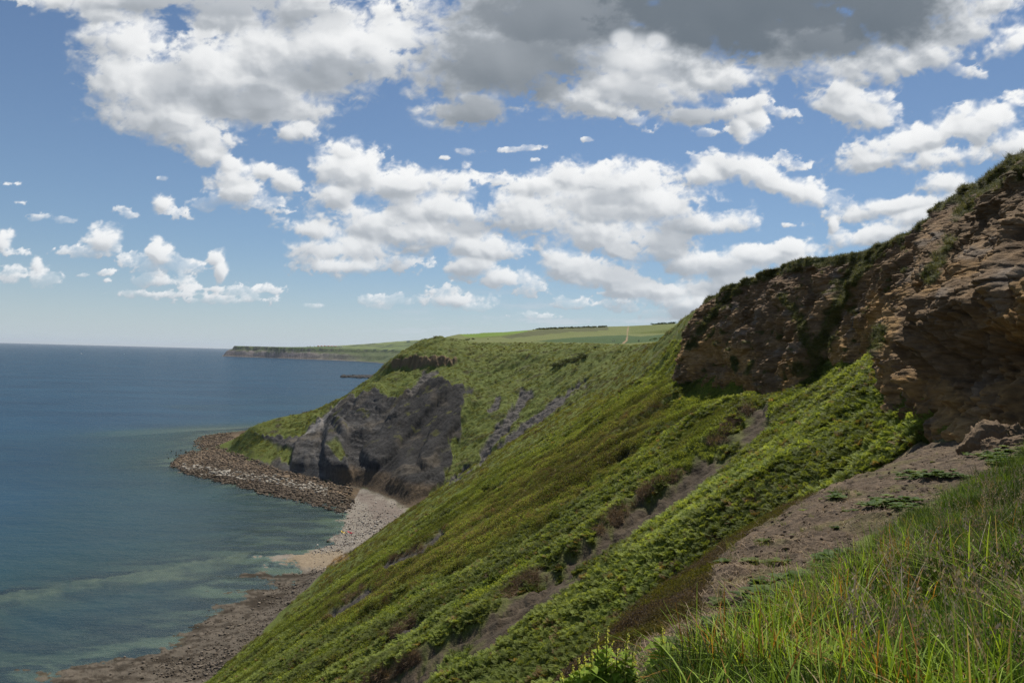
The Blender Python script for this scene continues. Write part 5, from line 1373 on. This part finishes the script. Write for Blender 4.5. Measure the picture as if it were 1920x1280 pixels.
k1 = kayak((.78, .52, .03), (.10, .08, .06), 'yellow kayak lying at the water edge of the small beach, left of the red one', 644.0, 996.5, math.radians(-52))
k2 = kayak((.60, .02, .05), (.06, .03, .03), 'red kayak lying on the pebbles of the small beach beside the yellow one', 657.5, 1000.0, math.radians(-40))

# ------------------------------------------------------------------ people on the cliff-top path
def person(label, px_, Yd, top, legs, hair, yaw, stride=0.18, pack=None):
    root = D.objects.new('person', None); COL.objects.link(root)
    def skin(name, verts, edges, radii, mat, lvl=1):
        me = D.meshes.new(name); me.from_pydata(verts, edges, []); o = D.objects.new(name, me); COL.objects.link(o); o.parent = root
        md = o.modifiers.new('skin', 'SKIN'); 
        for v, rr in zip(me.skin_vertices[0].data, radii): v.radius = (rr, rr)
        me.skin_vertices[0].data[0].use_root = True
        s2 = o.modifiers.new('sub', 'SUBSURF'); s2.levels = lvl; s2.render_levels = lvl; me.materials.append(mat); return o
    sk = simple_mat('skin_' + hair, (.45, .28, .20), 0.6); tp = simple_mat('top_' + hair, top, 0.8); lg = simple_mat('trousers_' + hair, legs, 0.85)
    hr = simple_mat('hair_' + hair, {'brown': (.08, .05, .03), 'grey': (.3, .29, .28), 'dark': (.03, .025, .02), 'fair': (.3, .2, .1)}[hair], 0.7)
    s = stride
    body = skin('body', [(0, 0, .95), (0, .01, 1.20), (0, .02, 1.42), (0, .03, 1.52), (0, .05, 1.62), (0, .05, 1.74), (.19, .02, 1.41), (.25, -.05, 1.14), (.22, .10, .92), (.22, .13, .84), (-.19, .02, 1.41), (-.25, .03, 1.14), (-.22, .16, .93), (-.22, .19, .85),
                         (.10, 0, .90), (.11, s, .48), (.11, s * 1.2, .07), (.11, s * 1.2 + .15, .035), (-.10, 0, .90), (-.11, -s * .3, .48), (-.11, -s * 1.3, .09), (-.11, -s * 1.3 + .14, .035)],
                [(0, 1), (1, 2), (2, 3), (3, 4), (4, 5), (2, 6), (6, 7), (7, 8), (8, 9), (2, 10), (10, 11), (11, 12), (12, 13), (0, 14), (14, 15), (15, 16), (16, 17), (0, 18), (18, 19), (19, 20), (20, 21)],
                [.14, .13, .15, .06, .10, .095, .055, .045, .032, .03, .055, .045, .032, .03, .09, .065, .045, .04, .09, .065, .045, .04], sk)
    skin('jacket', [(0, 0, .90), (0, .01, 1.18), (0, .02, 1.42), (.19, .02, 1.41), (.25, -.05, 1.14), (.225, .08, .95), (-.19, .02, 1.41), (-.25, .03, 1.14), (-.225, .14, .96)], [(0, 1), (1, 2), (2, 3), (3, 4), (4, 5), (2, 6), (6, 7), (7, 8)], [.17, .165, .18, .075, .062, .05, .075, .062, .05], tp)
    skin('trousers', [(0, 0, .96), (.10, 0, .88), (.11, s, .48), (.11, s * 1.2, .12), (-.10, 0, .88), (-.11, -s * .3, .48), (-.11, -s * 1.3, .14)], [(0, 1), (1, 2), (2, 3), (0, 4), (4, 5), (5, 6)], [.16, .11, .085, .065, .11, .085, .065], lg)
    skin('hair', [(0, .01, 1.70), (0, .02, 1.78)], [(0, 1)], [.10, .095], hr)
    for q_ in range(40):
        h_ = hit(px_, 641.0 + 0.25 * q_, 200, 1150)
        if h_[1] < 540: break
    x_, Yd = h_[0], h_[1] - 0.5; root.location = (x_, Yd, float(ground(x_, Yd)[0])); root.rotation_euler = (0, 0, yaw)
    tag(root, label, 'person', 'walkers on the cliff-top path'); return root
person('walker in a pale shirt on the clifftop, leftmost of the four small figures', 1149.0, 446, (.62, .62, .66), (.10, .11, .14), 'grey', math.radians(95))
person('walker in a white top on the clifftop, second of the left pair of figures', 1152.3, 448, (.72, .72, .74), (.35, .36, .42), 'fair', math.radians(80), 0.24)
person('walker in dark clothes on the clifftop, right of the sandy track', 1196.6, 405, (.06, .035, .06), (.03, .03, .04), 'dark', math.radians(110), 0.12)
person('walker in a grey top close beside the walker in dark clothes on the clifftop', 1198.4, 406, (.34, .34, .38), (.05, .05, .07), 'brown', math.radians(70), 0.2)

# ------------------------------------------------------------------ old fence stakes on the rim
M_POST = simple_mat('weathered_wood', (.095, .065, .05), 0.9, 14, 0.4, 0.6, 0.02)
def stake(px_, py_, Yd, h, w, tilt, label):
    import bmesh
    V = []; n = 9; m = 10
    for i in range(n):
        t = i / (n - 1)
        for j in range(m):
            a = 2 * math.pi * j / m; rr = w * (0.5 + 0.05 * math.sin(j * 2.4 + i * 0.6)) * (1 - 0.10 * t)
            c, s_ = math.cos(a), math.sin(a); sq = 1 / max(abs(c), abs(s_)) ** 0.6
            V.append((rr * c * sq, rr * s_ * sq, -0.25 + (h + 0.25) * t + (0.03 * math.sin(a * 1.5) if i == n - 1 else 0)))
    Fq = [[i * m + j, i * m + (j + 1) % m, (i + 1) * m + (j + 1) % m, (i + 1) * m + j] for i in range(n - 1) for j in range(m)]
    V.append((0, 0, h - 0.01)); tf = [[len(V) - 1, (n - 1) * m + j, (n - 1) * m + (j + 1) % m, (n - 1) * m + (j + 1) % m] for j in range(m)]
    me = D.meshes.new('fence_post'); me.from_pydata(V, [], Fq + [f[:3] for f in tf]); me.materials.append(M_POST); me.update()
    o = D.objects.new('fence_post', me); COL.objects.link(o)
    d = ray(px_, py_); x_ = d[0] * Yd; gz = float(ground(x_, Yd)[0]); want = H0 + d[2] * Yd
    o.location = (x_, Yd, max(gz, want - 0.4) if abs(gz - want) < 1.2 else gz); o.rotation_euler = (tilt * 0.5, tilt, 0.3)
    tag(o, label, 'fence post', 'old fence posts along the cliff rim'); return o
stake(1763.5, 408, 56.5, .62, .10, .12, 'leftmost dark fence post leaning on the cliff rim')
stake(1768.8, 407, 56.2, .50, .17, -.05, 'thick short fence post just right of the leftmost leaning post')
stake(1789.5, 390, 52, .40, .10, .05, 'small stub of a post on the bare hump of the rim')
stake(1799, 382, 50, .36, .10, .3, 'slanting stub beside a dry twiggy stem on the rim')
stake(1822, 352, 45, .42, .10, .04, 'upright post at the left edge of the high grassy knoll')
stake(1887, 313, 39.5, .34, .15, .1, 'low post at the very top of the knoll, left of the widest post')
stake(1896, 308, 39, .48, .26, -.35, 'widest tilted post at the very top of the grassy knoll')

# ------------------------------------------------------------------ bushes and trees
M_GORSE = leaf_mat('gorse_leaf', 0.3, base=(.085, .10, .035)); M_BARK = simple_mat('bark', (.06, .045, .03), 0.9, 20, 0.3, 0.5)
M_TREE = leaf_mat('tree_leaf', 0.3, base=(.06, .09, .028))
def crown_mesh(seed, n, lw, sq=0.7, mat=None, lobes=6):
    r = np.random.default_rng(seed); Q = []; S_ = []
    lb = [(r.uniform(-.55, .55), r.uniform(-.55, .55), r.uniform(.25, .75) * sq, r.uniform(.30, .5)) for _ in range(lobes)]
    for i in range(n):
        a = lb[r.integers(0, lobes)]; u = r.normal(size=3); u /= np.linalg.norm(u); c = np.array(a[:3]) + u * a[3] * r.uniform(.6, 1.1) * (1, 1, sq)
        if c[2] < 0.02: c[2] = abs(c[2]) * 0.3
        v = r.normal(size=3); v /= np.linalg.norm(v); w = np.cross(v, u); w /= np.linalg.norm(w); l = lw * r.uniform(.6, 1.5)
        Q.append([c - v * l, c + w * l * .5, c + v * l, c - w * l * .5]); S_.append(r.uniform(.6, 1.4))
    return quads(Q, S_, 'crown', mat)
BUSH = [crown_mesh(s, 620, 0.07, 0.75, M_GORSE) for s in range(4)]
TREE = [crown_mesh(20 + s, 620, 0.07, 0.95, M_TREE, 8) for s in range(3)]
def stems(seed, h):
    r = np.random.default_rng(seed); V = []; Fq = []
    for b_ in range(5):
        a = r.random() * 6.28; tip = np.array((math.cos(a) * .35, math.sin(a) * .35, h * r.uniform(.7, 1))); base = np.array((r.normal() * .04, r.normal() * .04, -0.1))
        for i in range(4):
            t = i / 3; p = base + (tip - base) * t; rr = .045 * (1 - .75 * t)
            for j in range(5): V.append(p + np.array((math.cos(j * 1.2566) * rr, math.sin(j * 1.2566) * rr, 0)))
        o_ = b_ * 20
        Fq += [[o_ + i * 5 + j, o_ + i * 5 + (j + 1) % 5, o_ + (i + 1) * 5 + (j + 1) % 5, o_ + (i + 1) * 5 + j] for i in range(3) for j in range(5)]
    return mesh_np('stem', V, Fq, M_BARK, link=False)
STEM = [stems(s, 0.5) for s in range(3)]
TRUNK = [stems(9 + s, 0.9) for s in range(3)]
def bush(px_, py_, s, label, group, tree=False, Yd=None):
    h_ = hit(px_, py_, 100, 1150) if Yd is None else None
    if Yd is not None:
        d = ray(px_, py_); x_ = d[0] * Yd; h_ = (x_, Yd, float(ground(x_, Yd)[0]))
    root = D.objects.new('hedge_tree' if tree else 'gorse_bush', None); COL.objects.link(root)
    cr_ = D.objects.new('crown', (TREE if tree else BUSH)[rng.integers(0, 3)]); COL.objects.link(cr_); cr_.parent = root
    if tree: cr_.location = (0, 0, 0.35)
    st_ = D.objects.new('trunk' if tree else 'stem', (TRUNK if tree else STEM)[rng.integers(0, 3)]); COL.objects.link(st_); st_.parent = root
    root.location = tuple(h_); root.scale = (s, s, s * rng.uniform(.75, 1.05)); root.rotation_euler = (0, 0, rng.random() * 6.28)
    tag(root, label, 'tree' if tree else 'bush', group)
def mass(name, n, f, protos, sc0, sc1, label):
    L_ = []
    for i in range(n):
        px_, Yd = f(i / max(1, n - 1)); d = ray(px_, 640); L_.append((d[0] * Yd, Yd))
    L_ = np.array(L_); zz_ = ground(L_[:, 0], L_[:, 1])
    scatter(name, protos, np.stack([L_[:, 0], L_[:, 1], zz_], 1), np.tile(V3(0, 0, 1), (n, 1)), rng.uniform(sc0, sc1, n), np.tile(V3(1, 1, 1), (n, 1)), label, up=1.0)
mass('scrub', 100, lambda t: (1004 + 130 * t + rng.normal(0, 3), 800 + 45 * t + rng.normal(0, 7)), BUSH, 1.2, 2.8, 'long dark belt of scrub on the hill crest left of the sandy track')
mass('woodland', 16, lambda t: (1222 + 42 * t, 893 + rng.normal(0, 3)), TREE, 2.6, 3.8, 'low clump of trees on the right hand skyline of the field')
for i in range(6):
    bush(868 + 6 * i + rng.normal(0, 4), 632, rng.uniform(1.0, 2.4), 'low bush beside the bright green field near the headland top', 'low bushes by the bright field', Yd=560 + rng.normal(0, 6))
for (a, b, s) in ((1098, 671, 2.1), (1091, 674, 2.4), (1083, 676, 2.0), (1075, 677, 2.3), (1066, 680, 2.0), (1057, 682, 2.3), (1048, 686, 2.0), (1038, 688, 2.2), (1090, 669, 1.8)):
    bush(a, b, s * 1.6, 'gorse bush in the dark clump halfway up the grassy bowl', 'gorse clump in the grassy bowl')
bush(1115, 652, 1.5, 'lone dark gorse bush just under the cliff-top field edge', 'lone bushes on the grassy bowl')
bush(973, 648, 1.5, 'lone dark bush on the upper bowl left of the gorse clump', 'lone bushes on the grassy bowl')
bush(1108, 683, 1.3, 'small bush right below the gorse clump', 'lone bushes on the grassy bowl')
bush(945, 655, 1.2, 'small bush on the rough grass near the headland top', 'lone bushes on the grassy bowl')

# ------------------------------------------------------------------ flowering plants in the foreground
M_SAGE = leaf_mat('sage_leaf', 0.45, base=(.26, .36, .05)); M_SPIKE = leaf_mat('sage_flower', 0.4, base=(.62, .62, .16)); M_STEM = leaf_mat('green_stem', 0.1, base=(.12, .16, .03))
def sage(label, base, stems_, seed):
    r = np.random.default_rng(seed); root = D.objects.new('flowering_plant', None); COL.objects.link(root); root.location = base
    SQ, LQ, LS = [], [], []
    for (dx, dy, h, lean, big) in stems_:
        b0 = np.array((dx, dy, -0.03)); tip = np.array((dx + lean, dy + r.normal() * .02, h)); n = 8
        cv = lambda t: b0 + (tip - b0) * t + np.array((math.sin(t * 3) * .012, 0, 0))
        for i in range(n):
            a, b_ = cv(i / n), cv((i + 1) / n); w = 0.0035 * (1 - .5 * i / n)
            for sd in (np.array((w, 0, 0)), np.array((0, w, 0))): SQ.append([a - sd, a + sd, b_ + sd, b_ - sd])
        for i in range(1, 12):
            t = 0.22 + 0.60 * i / 12; p0 = cv(t); ang = (i % 2) * 1.57 + r.normal() * .4; L = big * (1.05 - .75 * t) * r.uniform(.8, 1.2)
            for s in (0, math.pi):
                d = np.array((math.cos(ang + s), math.sin(ang + s), 0)); sdv = np.array((-d[1], d[0], 0)); prev = None; up = r.uniform(.1, .6); sh = r.uniform(.75, 1.25)
                for k_ in range(7):
                    q = k_ / 6; c = p0 + d * L * q + np.array((0, 0, L * (up * q - (up * .5 + .5) * q * q * .7))); w = L * .36 * math.sin(math.pi * (0.06 + .92 * q) ** .8) + .0008; e = np.array((0, 0, w * .35))
                    if prev is not None:
                        LQ.append([prev[0], prev[0] + sdv * prev[1] + prev[2], c + sdv * w + e, c]); LQ.append([prev[0] - sdv * prev[1] + prev[2], prev[0], c, c - sdv * w + e]); LS += [sh, sh * .9]
                    prev = (c, w, e)
        for br in range(3 if h > 0.3 else 2):
            t0 = 0.74 if br == 0 else r.uniform(.55, .72); p0 = cv(t0); dirv = (tip - b0) / np.linalg.norm(tip - b0)
            if br: dirv = dirv + np.array((r.uniform(-.5, .5), r.uniform(-.4, .4), 0)); dirv /= np.linalg.norm(dirv)
            Ls = h * (0.30 if br == 0 else 0.2); FQ = []; FS = []
            for k_ in range(int(46 * Ls / .12) + 10):
                q = r.random(); c = p0 + dirv * Ls * q + r.normal(size=3) * .004 * (1.4 - q); u = np.array((r.normal(), r.normal(), .8)); u = u / np.linalg.norm(u) * .010 * (1.15 - .6 * q); w = np.cross(u, r.normal(size=3)); w = w / np.linalg.norm(w) * .0036
                FQ.append([c, c + u * .5 + w, c + u, c + u * .5 - w]); FS.append(r.uniform(.75, 1.25))
            m_ = quads(FQ, FS, 'flower_spike', M_SPIKE); o = D.objects.new('flower_spike', m_); COL.objects.link(o); o.parent = root
    for nm, Q_, S__, mt in (('stem', SQ, np.ones(len(SQ)), M_STEM), ('leaves', LQ, LS, M_SAGE)):
        o = D.objects.new(nm, quads(Q_, S__, nm, mt)); COL.objects.link(o); o.parent = root
    tag(root, label, 'flowering plant', 'wood sage plants in the foreground')
def gpt(px_, Yd):
    d = ray(px_, 1290); x_ = d[0] * Yd; return (x_, Yd, float(ground(x_, Yd)[0]))
def up_to(px_, py_, Yd):
    b_ = gpt(px_, Yd); d = ray(px_, py_); return b_, H0 + d[2] * Yd - b_[2]
b_, _h = up_to(1112, 1175, 2.9)
sg = []
for (tx_, ty_) in ((1135, 1175), (1118, 1190), (1175, 1188), (1104, 1212), (1155, 1215), (1080, 1228), (1185, 1222), (1048, 1258), (1070, 1245), (1095, 1238), (1128, 1225), (1165, 1240), (1142, 1245), (1190, 1250), (1110, 1262)):
    d = ray(tx_, ty_); sg.append(((d[0] * 2.9 - b_[0]) * 0.75, rng.normal(0, .035), H0 + d[2] * 2.9 - b_[2], (d[0] * 2.9 - b_[0]) * .25, .085))
sage('broad clump of yellow green plants with many pale flower spikes at the bottom edge', b_, sg, 5)
b_, _h = up_to(1240, 1178, 3.1)
sage('single tall large-leaved yellow green plant standing right of the broad clump', b_, [(0, 0, _h, -.005, .15), (.02, .01, _h * .72, .02, .13)], 6)
b_, _h = up_to(1345, 1210, 3.0)
sage('slender pale spiked plant among the grass right of the tall large-leaved one', b_, [(0, 0, _h, -.01, .05), (.06, .02, _h * .8, .02, .05), (-.07, .0, _h * .7, -.01, .05)], 8)

# ------------------------------------------------------------------ far things: boats, cottages and caravans
def hull_boat(label, px_, py_, L, yaw):
    root = D.objects.new('motor_boat', None); COL.objects.link(root); g0 = PZ(px_, py_, 0.0); root.location = (g0[0], g0[1], 0); root.rotation_euler = (0, 0, yaw)
    V = []; n = 12; prof_ = [(1, .9), (.95, .3), (.5, -.3), (0, -.45), (-.5, -.3), (-.95, .3), (-1, .9)]
    for i in range(n):
        t = i / (n - 1); w = L * .17 * (1 - max(0, t - .45) ** 2 * 3.2) ; w = max(w, .02)
        for (a, b_) in prof_: V.append((L * (t - .5), a * w, b_ * L * .09 + .25 * t * t * L * .15))
    Fq = [[i * 7 + j, (i + 1) * 7 + j, (i + 1) * 7 + j + 1, i * 7 + j + 1] for i in range(n - 1) for j in range(6)] + [[i * 7, i * 7 + 6, (i + 1) * 7 + 6, (i + 1) * 7] for i in range(n - 1)]
    wm = simple_mat('white_boat_paint', (.8, .8, .8), 0.4, 2, .05)
    mesh_np('hull', V, Fq, wm, smooth=False, parent=root)
    c = L * .1; h = L * .16; z0 = L * .08
    V = [(-L * .2, -c, z0), (L * .12, -c, z0), (L * .12, c, z0), (-L * .2, c, z0), (-L * .18, -c * .9, z0 + h), (L * .04, -c * .9, z0 + h), (L * .04, c * .9, z0 + h), (-L * .18, c * .9, z0 + h)]
    mesh_np('cabin', V, [[0, 1, 5, 4], [1, 2, 6, 5], [2, 3, 7, 6], [3, 0, 4, 7], [4, 5, 6, 7]], wm, smooth=False, parent=root)
    tag(root, label, 'boat', 'small boats near the horizon')
hull_boat('white boat near the horizon, the larger and left one of two', 152.5, 663.6, 20, 0.2)
hull_boat('tiny white boat near the horizon, right of the larger one', 233, 663.6, 9, 1.2)

def far_hz(x_, y_): return float(far_h(np.array([x_ * 1.0]), np.array([y_ * 1.0]))[0])
def far_hit(px_, py_):
    t = np.arange(3600, 11000, 6.0)
    for i_ in range(60):
        d = ray(px_, py_ + 0.25 * i_); g_ = far_h(d[0] * t, t); m_ = H0 + d[2] * t < g_
        if m_.any(): break
    k_ = np.argmax(m_); return d[0] * t[k_], t[k_], float(g_[k_])
M_WALL = simple_mat('white_wall', (.72, .70, .66), 0.8, 1, .05); M_BRICK = simple_mat('red_brick_wall', (.36, .20, .14), 0.85, 1, .1); M_RT = simple_mat('red_tile_roof', (.40, .17, .10), 0.8, 1, .15); M_RG = simple_mat('grey_roof', (.30, .30, .31), 0.8, 1, .1); M_WIN = simple_mat('dark_window', (.03, .035, .04), 0.2, 1, .05)
def house(px_, py_, w, d_, h, rh, wm, rm, label, group, cat='house', name='cottage'):
    x_, y_, z_ = far_hit(px_, py_)
    root = D.objects.new(name, None); COL.objects.link(root); root.location = (x_, y_, z_ + .3); root.rotation_euler = (0, 0, rng.uniform(-.5, .5))
    a, b_ = w / 2, d_ / 2
    mesh_np('wall', [(-a, -b_, -3), (a, -b_, -3), (a, b_, -3), (-a, b_, -3), (-a, -b_, h), (a, -b_, h), (a, b_, h), (-a, b_, h)], [[0, 1, 5, 4], [1, 2, 6, 5], [2, 3, 7, 6], [3, 0, 4, 7]], wm, smooth=False, parent=root)
    o_ = .3
    V = [(-a - o_, -b_ - o_, h - .1), (a + o_, -b_ - o_, h - .1), (a + o_, b_ + o_, h - .1), (-a - o_, b_ + o_, h - .1), (-a - o_, 0, h + rh), (a + o_, 0, h + rh)]
    mesh_np('roof', V, [[0, 1, 5, 4], [2, 3, 4, 5], [3, 0, 4, 4], [1, 2, 5, 5]], rm, smooth=False, parent=root)
    nw = max(2, int(w / 4))
    for i in range(nw):
        c = -a + w * (i + .5) / nw
        mesh_np('window', [(c - .6, -b_ - .04, h * .35), (c + .6, -b_ - .04, h * .35), (c + .6, -b_ - .04, h * .75), (c - .6, -b_ - .04, h * .75)], [[0, 1, 2, 3]], M_WIN, smooth=False, parent=root)
    tag(root, label, cat, group)
for i, px_ in enumerate((597, 603, 609, 616, 622, 629)):
    house(px_, 649 + 0.25 * i, 16, 9, 4.5, 3.0, M_BRICK, M_RT, 'red roofed cottage in the cluster on top of the distant headland', 'red roofed cottages on the far headland')
for i, (px_, py_) in enumerate(((577, 646.5), (582, 646.5), (590, 647), (612, 649), (626, 649), (633, 650.0), (637, 650.2), (641, 650.5))):
    house(px_, py_, 13, 5, 4, 1.0, M_WALL, M_RG, 'white caravan on the grassy top of the distant headland', 'white caravans on the far headland', 'caravan', 'caravan')

# dark low reef off the small far point, and rocks awash off the near shore
M_REEF = stone_mat('dark_reef_rock', False, (.045, .042, .038))
rp = []
for i in range(420):
    t = rng.random(); a = 640 + 70 * t ** 0.7; b_ = 705.5 + rng.normal(0, 1.0) + 3.0 * (rng.random() < .5) * t
    g0 = PZ(a, b_, 0.0); rp.append((g0[0], g0[1], -0.4))
rp = np.array(rp)
SBR = [mesh_np('reef_rock', *rock_geo(700 + s, 2, 0.3), M_REEF, smooth=False, link=False) for s in range(4)]
scatter('reef', SBR, rp, np.tile(V3(0, 0, 1), (len(rp), 1)), rng.uniform(2.5, 9, len(rp)), np.tile(V3(.05, .05, .05), (len(rp), 1)), 'low dark reef running out from the small point beyond the headland', up=1.0)
wpn = np.array([PZ(rng.normal(355, 26), rng.normal(858, 9), 0.0) for _ in range(60)] + [PZ(rng.uniform(330, 450), rng.uniform(846, 856), 0.0) for _ in range(60)])
scatter('awash_rocks', SB, wpn - (0, 0, .15), np.tile(V3(0, 0, 1), (len(wpn), 1)), rng.uniform(0.25, 0.7, len(wpn)), np.tile(V3(.07, .05, .035), (len(wpn), 1)), 'dark rocks just breaking the water off the rocky point', up=1.0)

g = NT('sea_air')
pv = g.n('ShaderNodeVolumePrincipled', {'Color': (.80, .88, 1.0, 1), 'Density': 0.000018, 'Anisotropy': 0.2})
g.t.links.new(pv.outputs[0], g.out.inputs['Volume'])
bx0, bx1, bz0, bz1 = -46000, 46000, -31, 262
V = [(bx0, bx0, bz0), (bx1, bx0, bz0), (bx1, bx1, bz0), (bx0, bx1, bz0), (bx0, bx0, bz1), (bx1, bx0, bz1), (bx1, bx1, bz1), (bx0, bx1, bz1)]
hb = mesh_np('haze', V, [[3, 2, 1, 0], [4, 5, 6, 7], [0, 1, 5, 4], [1, 2, 6, 5], [2, 3, 7, 6], [3, 0, 4, 7]], g.m, smooth=False)
tag(hb, kind='stuff')
#END
